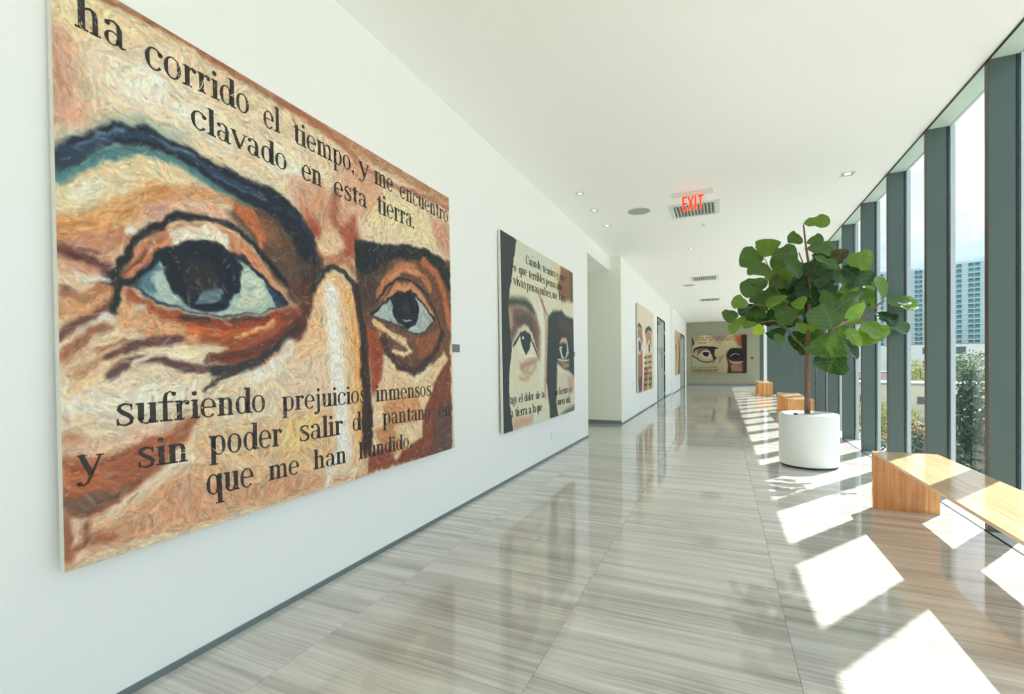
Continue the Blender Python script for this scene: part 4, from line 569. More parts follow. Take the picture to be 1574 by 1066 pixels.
def glyph(ch):
    g=[]
    if ch=='o': ring(g,.44,.5,.42,.53,.2,.07); return g,.94
    if ch=='c': ring(g,.44,.5,.42,.53,.2,.07,42,322); blob(g,.72,.8,.12); return g,.86
    if ch=='e': ring(g,.44,.5,.42,.53,.2,.07,0,318); rc(g,.2,.84,.5,.57); return g,.9
    if ch=='C': ring(g,.58,.74,.56,.78,.24,.08,48,312); blob(g,.92,1.2,.13); return g,1.12
    if ch=='i': stem(g,.12,0,1); blob(g,.22,1.32,.13); return g,.48
    if ch=='l': stem(g,.12,0,1.5); return g,.48
    if ch in 'nmhu':
        if ch=='h': stem(g,.12,0,1.52)
        elif ch!='u': stem(g,.12,0,1)
        if ch=='u':
            stem(g,.12,.18,1,bot=False); ring(g,.44,.3,.32,.33,.2,.08,180,340); stem(g,.62,0,1,bot=False); rc(g,.62,.95,0,TH); return g,1.0
        thick(g,[(.3,.78,.06),(.42,.93,.08),(.56,.97,.12),(.68,.9,.19),(.73,.72,.2),(.73,0,.2)]); rc(g,.53,.93,0,TH)
        if ch=='m':
            thick(g,[(.8,.78,.06),(.92,.93,.08),(1.06,.97,.12),(1.18,.9,.19),(1.23,.72,.2),(1.23,0,.2)]); rc(g,1.03,1.43,0,TH); return g,1.5
        return g,1.0
    if ch=='r': stem(g,.12,0,1); thick(g,[(.3,.72,.05),(.42,.92,.08),(.58,.97,.13)]); blob(g,.62,.87,.12); return g,.76
    if ch=='t': rc(g,.2,.2+SW,.14,1.22); rc(g,.02,.66,.93,1.0); thick(g,[(.3,.2,.2),(.36,.06,.12),(.5,0,.07),(.62,.08,.04)]); return g,.66
    if ch=='f': rc(g,.18,.38,0,1.2); rc(g,.05,.6,0,TH); rc(g,.0,.66,.93,1.0); thick(g,[(.28,1.15,.2),(.34,1.38,.14),(.5,1.48,.08),(.64,1.42,.06)]); blob(g,.68,1.36,.11); return g,.68
    if ch=='j': rc(g,.2,.4,-.28,1); g.append([(.06,.95),(.2,.9),(.2,1),(.1,1)]); thick(g,[(.3,-.25,.2),(.22,-.42,.12),(.08,-.47,.07)]); blob(g,.02,-.4,.11); blob(g,.3,1.32,.13); return g,.56
    if ch in 'dbpq':
        ring(g,.42 if ch in 'dq' else .54,.5,.38,.52,.2,.07)
        x=.66 if ch in 'dq' else .12
        if ch in 'db': rc(g,x,x+SW,0,1.5); g.append([(x-.13,1.44),(x,1.4),(x,1.5),(x-.1,1.5)]); 
        else: rc(g,x,x+SW,-.5,1); rc(g,x-.12,x+SW+.12,-.5,-.44)
        if ch=='d': rc(g,x,x+SW+.12,0,TH)
        if ch=='p': g.append([(x-.13,.95),(x,.9),(x,1),(x-.1,1)])
        return g,1.0
    if ch=='a':
        rc(g,.54,.74,.1,.72); thick(g,[(.64,.7,.2),(.58,.9,.14),(.42,1.0,.08),(.22,.95,.07)]); blob(g,.18,.85,.11)
        ring(g,.36,.28,.3,.3,.16,.06,50,360); thick(g,[(.64,.12,.2),(.74,.02,.1),(.88,.06,.05)]); return g,.9
    if ch=='s':
        thick(g,[(.66,.8,.05),(.58,.95,.07),(.4,1.0,.1),(.2,.92,.14),(.16,.75,.18),(.3,.6,.2),(.52,.46,.2),(.66,.3,.18),(.62,.1,.14),(.42,0,.1),(.2,.04,.07),(.1,.22,.05)]); rc(g,.62,.68,.7,1); rc(g,.08,.14,0,.32); return g,.78
    if ch in 'vy':
        thick(g,[(.1,1,.22),(.5,.02,.22)]); thick(g,[(.86,1,.08),(.5,.02,.1)]); rc(g,-.04,.32,.94,1); rc(g,.68,1.0,.94,1)
        if ch=='y': thick(g,[(.5,.05,.1),(.36,-.3,.1),(.2,-.45,.08),(.06,-.42,.06)]); blob(g,.04,-.36,.11)
        return g,.94
    if ch=='g': ring(g,.42,.62,.36,.4,.18,.06); ring(g,.42,-.18,.42,.3,.14,.08); blob(g,.84,.98,.09); thick(g,[(.3,.2,.08),(.2,.1,.1),(.35,.08,.08)]); return g,.92
    if ch in '.,': blob(g,.16,.06,.12); 
    if ch==',': thick(g,[(.24,.04,.1),(.16,-.2,.05)])
    return g,.36
XS={1:1.0,2:1.12,3:1.0,5:1.0}
def letter_line(name,words,xh,fr,off,m,parent,bold=1.0):
    o_,s_,t_=[Vector(FR[fr][i]) for i in range(3)]; n_=t_.cross(s_).normalized()
    if n_.dot(Vector((0,0,1.5))-o_)<0: n_=-n_
    bm=BM()
    for w,p0,p1 in words:
        adv=sum(glyph(c)[1] for c in w); L_=p1[0]-p0[0]; sx=L_/adv; x=0
        for c in w:
            g,a=glyph(c)
            for poly in g:
                vs=[]
                for px,py in poly:
                    u=x+px; f=u/adv
                    S_=p0[0]+u*sx; T_=p0[1]+(p1[1]-p0[1])*f-py*xh*XS[fr]
                    vs.append(bm.verts.new(o_+s_*S_+t_*T_+n_*off))
                try: bm.faces.new(vs)
                except Exception: pass
            x+=a
    # give the paint of the letters a little body
    for f in list(bm.faces):
        f.normal_update()
        if f.normal.dot(n_)<0: f.normal_flip()
    ret=bmesh.ops.extrude_face_region(bm,geom=bm.faces[:]); 
    for v in [e for e in ret['geom'] if isinstance(e,bmesh.types.BMVert)]: v.co+=n_*.0012
    return new_obj(name,bm,m,parent)
# ---------------------------------------------------------------- painted canvases
def vnoise(rs,ny,nx,cell):
    gy,gx=int(ny/cell)+3,int(nx/cell)+3; g=rs.rand(gy,gx)
    y=np.arange(ny)/cell; x=np.arange(nx)/cell; y0=y.astype(int); x0=x.astype(int); fy=(y-y0)[:,None]; fx=(x-x0)[None,:]
    fy=fy*fy*(3-2*fy); fx=fx*fx*(3-2*fx)
    return (g[y0][:,x0]*(1-fy)*(1-fx)+g[y0+1][:,x0]*fy*(1-fx)+g[y0][:,x0+1]*(1-fy)*fx+g[y0+1][:,x0+1]*fy*fx)
def base_paint(W,H,nx,ny,shapes,rs,warp):
    X,Y=np.meshgrid(np.linspace(0,W,nx),np.linspace(0,H,ny)); c=nx/W
    X=X+(vnoise(rs,ny,nx,.09*c)-.5)*warp+(vnoise(rs,ny,nx,.03*c)-.5)*warp*.6; Y=Y+(vnoise(rs,ny,nx,.09*c)-.5)*warp+(vnoise(rs,ny,nx,.03*c)-.5)*warp*.6
    img=np.ones((ny,nx,3))*200
    for typ,col,w,soft,al,pts in shapes:
        P_=np.array(pts,float); m=w/2+soft+warp
        i0=max(int((P_[:,1].min()-m)/H*ny),0); i1=min(int((P_[:,1].max()+m)/H*ny)+2,ny); j0=max(int((P_[:,0].min()-m)/W*nx),0); j1=min(int((P_[:,0].max()+m)/W*nx)+2,nx)
        if i1<=i0 or j1<=j0: continue
        x=X[i0:i1,j0:j1]; y=Y[i0:i1,j0:j1]; d=np.full(x.shape,9.); ins=np.zeros(x.shape,bool)
        Q=np.roll(P_,-1,0) if typ=='P' else P_[1:]
        for a,b in zip(P_ if typ=='P' else P_[:-1],Q):
            e=b-a; l2=e@e+1e-12; t=np.clip(((x-a[0])*e[0]+(y-a[1])*e[1])/l2,0,1)
            d=np.minimum(d,(x-a[0]-t*e[0])**2+(y-a[1]-t*e[1])**2)
            if typ=='P' and a[1]!=b[1]:
                c_=((a[1]>y)!=(b[1]>y))&(x<(b[0]-a[0])*(y-a[1])/(b[1]-a[1])+a[0]); ins^=c_
        d=np.sqrt(d); d=np.where(ins,-d,d) if typ=='P' else d-w/2
        A=np.clip(.5-d/soft,0,1); A=(A*A*(3-2*A)*al)[...,None]
        img[i0:i1,j0:j1]=img[i0:i1,j0:j1]*(1-A)+np.array(col)*A
    return img
def blur(a,n):
    for _ in range(n):
        a=(np.roll(a,1,0)+np.roll(a,-1,0)+np.roll(a,1,1)+np.roll(a,-1,1)+2*a)/6
    return a
def canvas(k,name,nx,ny,ns,ssize,relief,m,label,shade=1.0,jit=.10):
    rs=np.random.RandomState(k*11+3); o_,s_,t_,W,H=FR[k]; sh=SHAPES[k]
    hx,hy=(nx//2,ny//2) if nx>300 else (nx,ny)
    im=base_paint(W,H,hx,hy,[(a_,b_,c_*(1 if k==1 else 1.1),d_*(1.25 if k==1 else 2.1),e_,f_) for a_,b_,c_,d_,e_,f_ in sh],rs,.026 if k==1 else .02)
    if hx!=nx:
        yi=np.linspace(0,hy-1.001,ny); xi=np.linspace(0,hx-1.001,nx); y0=yi.astype(int); x0=xi.astype(int); fy=(yi-y0)[:,None,None]; fx=(xi-x0)[None,:,None]
        im=im[y0][:,x0]*(1-fy)*(1-fx)+im[y0+1][:,x0]*fy*(1-fx)+im[y0][:,x0+1]*(1-fy)*fx+im[y0+1][:,x0+1]*fy*fx
    lum=blur(im.mean(2),5 if k==1 else 2); gy,gx=np.gradient(lum); mag=np.hypot(gx,gy)
    ang=np.arctan2(gx,-gy); an=vnoise(rs,ny,nx,nx/9)*5+vnoise(rs,ny,nx,nx/30)*2
    sm=lambda a:blur(a,4)
    wt=np.clip(mag/1.6,0,1)
    c2=sm(np.cos(2*ang)*wt+np.cos(2*an)*.25*(1-wt)); s2=sm(np.sin(2*ang)*wt+np.sin(2*an)*.25*(1-wt)); ang=.5*np.arctan2(s2,c2)
    base=im.copy(); hgt=np.zeros((ny,nx)); px=nx/W
    TINT=np.array(((1.09,.94,.84),(1.06,.95,.93),(.97,1.03,1.02),(1.03,1.0,.93),(.93,.98,1.06),(1,1,1),(1,1,1)))
    def strokes(num,size,f0,f1,al,jt,spr):
        for i in range(num):
            f=f0+(f1-f0)*i/num
            cx=rs.randint(0,nx); cy=rs.randint(0,ny); a=max(size*px*f*rs.uniform(.5,1.5)*(1-.4*wt[cy,cx]),2.); b=max(a*rs.uniform(.13,.28),1.1); th=ang[cy,cx]+rs.normal(0,spr)
            R=int(a+2); y0,y1=max(cy-R,0),min(cy+R+1,ny); x0,x1=max(cx-R,0),min(cx+R+1,nx)
            yy,xx=np.ogrid[y0-cy:y1-cy,x0-cx:x1-cx]; ct,st=math.cos(th),math.sin(th)
            u=xx*ct+yy*st; v=-xx*st+yy*ct+(u*u)/(a*6)*rs.choice((-1,1))
            rr=(u/a)**2+(v/b)**2; ph=rs.uniform(0,6); br=.75+.25*np.sin(v/b*9+ph+u/a)
            A=np.clip((1-rr)*2.2,0,1)*br*rs.uniform(al*.55,al)
            col=base[cy,cx]*(1+rs.normal(0,jt))*(TINT[rs.randint(7)] if k==1 else 1)
            q=rs.rand(); m_=base[cy,cx].mean()
            if k==1 and q<.05: col=col*.62+np.array((20,6,0))
            elif k==1 and q<.11: col=col*.55+np.array((245,236,222))*.45
            A3=A[...,None]; im[y0:y1,x0:x1]=im[y0:y1,x0:x1]*(1-A3)+col*A3
            hh=hgt[y0:y1,x0:x1]; hgt[y0:y1,x0:x1]=hh*(1-A*.8)+(rs.uniform(.2,.8)+.35*np.sin(v/b*8+ph)+.4*np.clip(rr-.35,0,.6))*A*.8
    strokes(ns,ssize,1.,.38,.95,jit,.22)
    # bring the drawing back where broad strokes ate it, then fine dabs
    df=np.clip((np.abs(im-base).mean(2)-14)/30,0,1)[...,None]*(.62 if k==1 else .4); im=im*(1-df)+base*df
    if k==1: strokes(7000,.05,1.,.5,.7,.12,.35); strokes(16000,.022,1.1,.6,.8,.11,.5)
    elif k==2: strokes(3000,.03,1.,.6,.5,.05,.4)
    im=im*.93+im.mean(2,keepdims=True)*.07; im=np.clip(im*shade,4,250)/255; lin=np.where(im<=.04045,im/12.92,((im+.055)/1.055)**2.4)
    sU=np.linspace(0,W,nx); tV=np.linspace(0,H,ny); o_,s_,t_=np.array(o_),np.array(s_),np.array(t_); n_=np.cross(t_,s_)
    if n_@(np.array([0,0,1.5])-o_)<0: n_=-n_
    hgt=np.clip(hgt,0,1.2); hgt[0]=hgt[-1]=0; hgt[:,0]=hgt[:,-1]=0
    V=o_+sU[None,:,None]*s_+tV[:,None,None]*t_+(hgt*relief)[...,None]*n_
    idx=np.arange(nx*ny).reshape(ny,nx); Q=np.stack([idx[:-1,:-1],idx[1:,:-1],idx[1:,1:],idx[:-1,1:]],-1).reshape(-1,4)
    nv=nx*ny; nf=len(Q)
    me=bpy.data.meshes.new(name); me.vertices.add(nv); me.vertices.foreach_set('co',V.reshape(-1).astype(np.float32))
    me.loops.add(nf*4); me.loops.foreach_set('vertex_index',Q.reshape(-1).astype(np.int32)); me.polygons.add(nf); me.polygons.foreach_set('loop_start',(np.arange(nf)*4).astype(np.int32))
    me.update(calc_edges=True); me.validate()
    me.polygons.foreach_set('use_smooth',np.ones(nf,bool))
    ca=me.color_attributes.new('paint','FLOAT_COLOR','POINT'); ca.data.foreach_set('color',np.concatenate([lin.reshape(-1,3),np.ones((nv,1))],1).astype(np.float32).reshape(-1))
    me.materials.append(m)
    root=empty('painting',tuple(o_+t_*H)); tag(root,label,'painting')
    inv=Matrix.Translation(-Vector(root.location))
    o=bpy.data.objects.new('canvas',me); COL.objects.link(o); o.parent=root; o.matrix_parent_inverse=inv
    # stretcher: raw canvas sides behind the face
    bm=BM(); dep=.034; c=[o_,o_+s_*W,o_+s_*W+t_*H,o_+t_*H]
    fr=[bm.verts.new(Vector(p_)-Vector(n_)*.0005) for p_ in c]; bk=[bm.verts.new(Vector(p_)-Vector(n_)*dep) for p_ in c]
    for i in range(4): bm.faces.new((fr[i],fr[(i+1)%4],bk[(i+1)%4],bk[i]))
    bm.faces.new(bk); bm.faces.new(fr)
    st=new_obj('stretched_edge',bm,M['edge'],root); st.matrix_parent_inverse=inv
    return root,inv
SHAPES={1:ART1,2:ART2,3:ART3,4:ART4,5:ART5}
def texts(k,root,inv,T,off,m):
    for h,ws in T:
        for w_ in ws: o=letter_line('lettering',[w_],h,k,off,m,root); o.matrix_parent_inverse=inv
r,inv=canvas(1,'canvas',840,690,17000,.075,.006,M['canvas'],'largest nearest canvas with two blue-shadowed eyes and heavy brown impasto',shade=1.04)
texts(1,r,inv,TXT1,.0035,M['ink'])
r,inv=canvas(2,'canvas',240,330,3000,.06,.002,M['canvas2'],'second canvas on left wall, two eyes with dark left edge strip',jit=.05)
texts(2,r,inv,TXT2,.003,M['ink2'])
r,inv=canvas(3,'canvas',90,240,900,.08,.002,M['canvas2'],'narrow-looking third canvas before the first glass door, eyes and stacked words',jit=.05)
texts(3,r,inv,TXT3,.003,M['ink2'])
r,inv=canvas(4,'canvas',40,120,200,.1,.002,M['canvas2'],'small far canvas on left wall just before the last glass door',jit=.05)
r,inv=canvas(5,'canvas',210,160,1500,.05,.002,M['canvas2'],'canvas with two dark eyes hung on the dim end wall',jit=.05,shade=.86)
texts(5,r,inv,TXT5,.003,M['ink2'])
# plaques
def plaque(b,m,label,name='label_plaque',cat='plaque'):
    bm=BM(); box(bm,*b,bev=.002); o=new_obj(name,bm,m); tag(o,label,cat); return o
M['plq']=mat('grey_plaque',(108,120,124),.4); M['plqb']=mat('brown_plate',(100,84,66),.5)
plaque((-2.49,-2.482,4.09,4.24,1.62,1.70),M['plq'],'small grey label plaque beside the largest canvas')
plaque((-2.49,-2.482,8.28,8.42,1.62,1.70),M['plq'],'small grey label plaque right of the second canvas')
plaque((-2.08,-1.99,32.985,33.0,1.68,1.77),M['plq'],'tiny grey plaque left of the end wall canvas')
plaque((1.66,1.80,32.975,33.0,1.63,1.80),M['plqb'],'small brown square plate right of the end wall canvas')
bm=BM(); box(bm,-2.49,-2.484,7.05,7.12,.28,.40,bev=.002); box(bm,-2.484,-2.481,7.07,7.10,.30,.335); box(bm,-2.484,-2.481,7.07,7.10,.345,.38); o=new_obj('wall_socket',bm,M['plastic']); tag(o,'white wall socket low on left wall under the second canvas','socket')
# ---------------------------------------------------------------- ceiling fittings
def downlight(x,y,s,label,lit=0):
    r=empty('downlight',(x,y,ZC)); tag(r,label,'ceiling light')
    bm=BM(); h=s/2
    for a in ((-h,h,-h,-h+.02),(-h,h,h-.02,h),(-h,-h+.02,-h+.02,h-.02),(h-.02,h,-h+.02,h-.02)): box(bm,a[0],a[1],a[2],a[3],-.006,0)
    new_obj('trim_ring',bm,M['plastic'],r)
    bm=BM(); box(bm,-h+.02,h-.02,-h+.02,h-.02,-.0015,.0); new_obj('housing',bm,M['grille'],r)
    bm=BM(); lathe(bm,[(0,-.006),(h*.45,-.005),(h*.5,-.0015)],16); new_obj('lens',bm,M['lamp'],r)
    if lit:
        ld=bpy.data.lights.new('spot','SPOT'); ld.energy=lit; ld.spot_size=math.radians(70); ld.spot_blend=.6; ld.color=(1,.86,.68); ld.shadow_soft_size=.03
        lo=bpy.data.objects.new('bulb',ld); COL.objects.link(lo); lo.parent=r; lo.location=(0,0,-.03); lo.rotation_euler=(math.radians(12),0,0)
downlight(1.60,7.86,.17,'square recessed ceiling light near the window wall')
downlight(-1.96,7.0,.13,'nearest of three small ceiling lights along the left wall')
downlight(-1.96,7.87,.13,'middle of three small ceiling lights along the left wall')
downlight(-1.96,8.84,.13,'farthest of three small ceiling lights along the left wall')
downlight(-.63,11.49,.13,'small ceiling light beyond the exit sign')
downlight(-.62,18.2,.12,'small ceiling light near the second ceiling vent')
downlight(-1.0,32.2,.12,'left of two ceiling lights washing the end wall',60)
downlight(.75,32.2,.12,'right of two ceiling lights washing the end wall',60)
def speaker(x,y,r0,label):
    r=empty('ceiling_speaker',(x,y,ZC)); tag(r,label,'speaker')
    bm=BM(); lathe(bm,[(r0,0),(r0,-.008),(r0-.012,-.012),(r0-.02,-.008)],40); new_obj('rim',bm,M['plastic'],r,True)
    bm=BM(); lathe(bm,[(0,-.009),(r0*.5,-.0085),(r0-.02,-.007)],40); new_obj('grille',bm,M['grille'],r,True)
speaker(-1.28,8.24,.2,'round ceiling speaker left of the exit sign')
speaker(-1.0,16.9,.2,'round ceiling speaker farther down the corridor')
def vent(x0,x1,y0,y1,label,n=12):
    r=empty('ceiling_vent',((x0+x1)/2,(y0+y1)/2,ZC)); tag(r,label,'vent',); a=(x1-x0)/2; b=(y1-y0)/2; t=.07
    bm=BM()
    for q in ((-a,a,-b,-b+t),(-a,a,b-t,b),(-a,-a+t,-b+t,b-t),(a-t,a,-b+t,b-t)): box(bm,*q,-.012,0,bev=.003)
    new_obj('frame',bm,M['plastic'],r)
    boxo('backing',(-a+t,a-t,-b+t,b-t,-.002,0),M['ventdark'],r)
    for i in range(n):
        x=-a+t+(2*a-2*t)*(i+.5)/n; bm=BM()
        v=[bm.verts.new(p_) for p_ in ((x-.004,-b+t,-.003),(x+.006,-b+t,-.003),(x+.03,-b+t,-.03),(x+.02,-b+t,-.03),(x-.004,b-t,-.003),(x+.006,b-t,-.003),(x+.03,b-t,-.03),(x+.02,b-t,-.03))]
        for f in ((0,1,2,3),(7,6,5,4),(0,4,5,1),(1,5,6,2),(2,6,7,3),(3,7,4,0)): bm.faces.new([v[j] for j in f])
        new_obj('slat',bm,M['vane'],r)
vent(-.80,-.02,8.2,8.95,'square slatted ceiling vent behind the exit sign')
vent(-.86,-.08,15.3,16.1,'second slatted ceiling vent down the corridor')
vent(-.85,-.05,20.8,21.6,'third slatted ceiling vent, before the end wall',8)
def sprinkler(x,y,label):
    bm=BM(); lathe(bm,[(.035,0),(.035,-.006),(.012,-.012),(.012,-.03),(.022,-.034),(.022,-.038),(0,-.038)],14,(x,y,ZC)); o=new_obj('sprinkler',bm,M['plastic']); tag(o,label,'sprinkler')
sprinkler(-.30,9.55,'sprinkler head just behind the first ceiling vent'); sprinkler(-.52,13.3,'sprinkler head between first and second ceiling vents')
# exit sign
ex=empty('exit_sign',(-.36,7.7,ZC)); tag(ex,'red EXIT lettering on clear sign hanging from ceiling','sign')
boxo('canopy',(-.34,.26,-.06,.06,-.03,0),M['plastic'],ex,bev=.006)
boxo('clear_panel',(-.20,.15,-.004,.004,-.30,-.03),M['sign'],ex)
bm=BM(); y0,y1=-.012,-.0045; z1,z0=-.05,-.27; lw=.028
def bar(p0,p1,w):
    d=Vector((p1[0]-p0[0],0,p1[1]-p0[1])); n=Vector((-d.z,0,d.x)).normalized()*w/2
    c=[Vector((p0[0],0,p0[1]))+n,Vector((p1[0],0,p1[1]))+n,Vector((p1[0],0,p1[1]))-n,Vector((p0[0],0,p0[1]))-n]
    a=[bm.verts.new((v.x,y0,v.z)) for v in c]; b=[bm.verts.new((v.x,y1,v.z)) for v in c]
    bm.faces.new(a); bm.faces.new(b[::-1])
    for i in range(4): bm.faces.new((a[i],b[i],b[(i+1)%4],a[(i+1)%4]))
x=-.185
bar((x+.014,z0),(x+.014,z1),lw); [bar((x,z),(x+.07,z),lw) for z in (z0+.014,(z0+z1)/2,z1-.014)]
x+=.085; bar((x,z0),(x+.075,z1),lw); bar((x,z1),(x+.075,z0),lw)
x+=.105; bar((x,z0),(x,z1),lw)
x+=.032; bar((x,z1-.014),(x+.08,z1-.014),lw); bar((x+.04,z0),(x+.04,z1),lw)
new_obj('lettering',bm,M['red'],ex)
# ---------------------------------------------------------------- benches
def bench(x0,x1,y0,y1,label):
    H_=.577; t=.024; lt=.05
    r=empty('bench',((x0+x1)/2,(y0+y1)/2,0)); tag(r,label,'bench','oak benches along the window wall'); X=(x1-x0)/2; Y=(y1-y0)/2
    top=BM(); box(top,-X+.004,X-.004,-Y+.004,Y-.004,H_-t+.002,H_-.006); tp=new_obj('top',top,M['woodtop'],r)
    n=4
    for i in range(n):
        a=-X+2*X*i/n; bm=BM(); box(bm,a+.0005,a+2*X/n-.0005,-Y,Y,H_-t,H_,bev=.0012); new_obj('plank',bm,M['woodtop'],tp)
    for s in (-1,1):
        ya,yb=(-Y,-Y+lt) if s<0 else (Y-lt,Y)
        lg=BM(); box(lg,-X+.004,X-.004,ya+.004,yb-.004,.002,H_-t-.002); L_=new_obj('leg',lg,M['wood'],r)
        n2=6
        for i in range(n2):
            a=-X+2*X*i/n2; bm=BM(); box(bm,a+.0005,a+2*X/n2-.0005,ya,yb,0,H_-t-.0005,bev=.0012); new_obj('plank',bm,M['wood'],L_)
bench(1.39,1.92,3.1,5.87,'nearest wooden bench, running out of the right edge of view')
bench(1.47,2.0,13.15,15.8,'middle wooden bench partly hidden behind the white planter')
bench(1.46,1.99,22.9,25.3,'farthest wooden bench near the end wall')
# ---------------------------------------------------------------- planter and tree
pot=empty('planter',(1.13,7.9,0)); tag(pot,'large round white planter standing on stone floor by window wall','planter')
bm=BM(); lathe(bm,[(.30,0),(.34,0),(.34,.025),(.30,.025)],48); new_obj('base_ring',bm,M['dark'],pot)
bm=BM(); lathe(bm,[(0,.028),(.355,.028),(.368,.035),(.37,.05),(.37,.735),(.367,.747),(.36,.75),(.352,.747),(.350,.735),(.350,.70),(0,.70)],64); new_obj('shell',bm,M['white'],pot,True)
bm=BM(); lathe(bm,[(0,.742),(.2,.741),(.349,.737),(.349,.705),(0,.705)],40); new_obj('top_cover',bm,M['soil'],pot,True)
bm=BM(); lathe(bm,[(0,0),(.026,.002),(.03,.012),(.022,.022),(0,.026)],14,(.95,7.72,.741)); o=new_obj('black_cap',bm,M['black'],None,True); tag(o,'small black cap lying on the planter top beside trunk','cap')
tree=empty('fiddle_leaf_fig',(1.13,7.9,.742)); tag(tree,'fiddle-leaf fig tree with one slim trunk growing in the white planter','tree')
ti=Matrix.Translation(-Vector(tree.location))
for i,br in enumerate(BRANCH):
    bm=BM(); pts=[[p_[0],p_[1],p_[2],p_[3]*(1.9-.6*k/len(br) if i==0 else 1.5)] for k,p_ in enumerate(br)]
    tube(bm,pts,8); o=new_obj('trunk' if i==0 else 'branch',bm,M['bark'],tree,True); o.matrix_parent_inverse=ti
PROF=[(0,.02),(.07,.02),(.10,.2),(.17,.46),(.27,.60),(.38,.68),(.5,.80),(.62,.93),(.73,1.0),(.84,.96),(.93,.74),(.985,.38),(1.0,.1)]
def leaf_mesh(seed):
    q_=random.Random(seed); bm=BM(); rows=[]; k1,k2=q_.uniform(.12,.3),q_.uniform(-.06,.1); ph=q_.uniform(0,6)
    for t,w in PROF:
        row=[]
        for v in (-1,-.55,0,.55,1):
            z=.10*abs(v)*w*.6-k1*(t-.3)**2*.9+k2*t+.045*math.sin(t*14+ph+v*2)*abs(v)*w
            ww=w*(1+.07*math.sin(t*19+ph)*(abs(v)>.9))
            row.append(bm.verts.new((t,v*ww*.5,z-(.012 if v==0 else 0))))
        rows.append(row)
    for a,b in zip(rows,rows[1:]):
        for j in range(4): bm.faces.new((a[j],b[j],b[j+1],a[j+1]))
    me=bpy.data.meshes.new('leaf'); bm.to_mesh(me); bm.free(); me.materials.append(M['leaf']); me.polygons.foreach_set('use_smooth',[True]*len(me.polygons)); return me
LM=[leaf_mesh(i) for i in range(6)]
TONE={0:(40,68,36),1:(72,104,46),2:(104,134,48),3:(164,184,66),4:(70,62,38)}  # dark tones stand in for shaded undersides, bright for backlight; yellow is young growth
lr=random.Random(3); eye=Vector((0,0,1.5))
for i,(b,t,w,tone) in enumerate(LEAVES):
    B=Vector(b); T=Vector(t); ax=T-B; L_=ax.length; a=ax.normalized(); mid=(B+T)/2; c=(eye-mid).normalized()
    n0=(c-a*c.dot(a)).normalized(); Wr=max(w,min(.62*L_,w*2.6)); th=math.acos(min(w/Wr,.985))
    th=max(th,(.2,.6,.4,.75)[i%4])
    if w>.3: th=min(th,.45)
    y0_=n0.cross(a)
    best=None
    for sg in (-1,1):
        n=(n0*math.cos(th*sg)+y0_*math.sin(th*sg))
        if best is None or n.z>best.z: best=n
    n=best; yv=n.cross(a).normalized()
    o=bpy.data.objects.new('leaf',LM[i%6]); COL.objects.link(o); o.parent=tree; o.matrix_parent_inverse=ti
    Wr=Wr*1.12; L2=L_*1.08
    Mx=Matrix(((a.x*L2,yv.x*Wr,n.x*L2,B.x),(a.y*L2,yv.y*Wr,n.y*L2,B.y),(a.z*L2,yv.z*Wr,n.z*L2,B.z),(0,0,0,1)))
    o.matrix_basis=Mx
    tc=TONE[tone]; j=lr.uniform(.88,1.12); o.color=tuple(min(v*j,1) for v in srgb(tc))+(1,)
# ---------------------------------------------------------------- outside
GZ=-8.0
M['ground']=mat('ground_asphalt',(168,168,160),.9,noise=((.05,.05,.05),.25,4))
M['tower']=mat('tower_pale_concrete',(196,212,214),.7); M['towerglass']=mat('tower_glass',(104,146,156),.25,noise=((.15,.15,.15),.35,2))
M['stucco']=mat('cream_stucco',(218,210,180),.8,noise=((.8,.8,.8),.06,3)); M['stuccow']=mat('white_stucco',(222,224,216),.8,noise=((.8,.8,.8),.06,3))
M['roof']=mat('grey_roof',(150,152,148),.8,noise=((2,2,2),.12,3)); M['winx']=mat('dark_far_window',(78,96,100),.3)
M['pink']=mat('pink_wall',(206,176,168),.8)
M['foliage']=mat('foliage',(96,118,64),.8,noise=((1.2,1.2,1.2),.5,4)); M['foliage2']=mat('yellow_green_foliage',(158,160,84),.8,noise=((1.2,1.2,1.2),.4,4)); M['foliage3']=mat('dark_foliage',(58,78,58),.8,noise=((2,2,2),.5,4))
M['orange']=mat('orange_shrub',(188,146,96),.8,noise=((2,2,2),.3,4)); M['car']=mat('white_car_paint',(226,230,232),.25)
gr=boxo('ground',(-150,700,-60,900,GZ-1,GZ),M['ground']); gr['kind']='structure'
def dirp(phi,d): p_=math.radians(phi); return (math.sin(p_)*d,math.cos(p_)*d)
def building(name,phi,d,w,dep,z1,m,label,cat,floors=0,cols=0,z0=GZ,rot=None,roofm=None,wrange=None,gable=0):
    x,y=dirp(phi,d); r=empty(name,(x,y,z0)); tag(r,label,cat); r.rotation_euler=(0,0,-math.radians(phi if rot is None else rot)); h=z1-z0
    bm=BM(); box(bm,-w/2,w/2,0,dep,0,h); new_obj('wall',bm,m,r)
    if gable:
        bm=BM(); v=[bm.verts.new(p_) for p_ in ((-w/2-.3,-.3,h),(w/2+.3,-.3,h),(0,-.3,h+gable),(-w/2-.3,dep+.3,h),(w/2+.3,dep+.3,h),(0,dep+.3,h+gable))]
        for f in ((0,1,2),(5,4,3),(0,2,5,3),(1,4,5,2),(0,3,4,1)): bm.faces.new([v[j] for j in f])
        new_obj('roof',bm,roofm or M['roof'],r)
    else:
        bm=BM(); box(bm,-w/2-.2,w/2+.2,-.2,dep+.2,h,h+.35); new_obj('roof',bm,roofm or M['roof'],r)
    if floors and cols and floors*cols<=24:
        for i in range(floors):
            for j in range(cols):
                cx=-w/2+w*(j+.5)/cols; cz=h*(i+.55)/floors; k_=max(1,d/110); bm=BM(); box(bm,cx-.6*k_,cx+.6*k_,-.06*k_,.05,cz-.6*k_,cz+.6*k_); new_obj('window',bm,M['winx'],r)
    return r
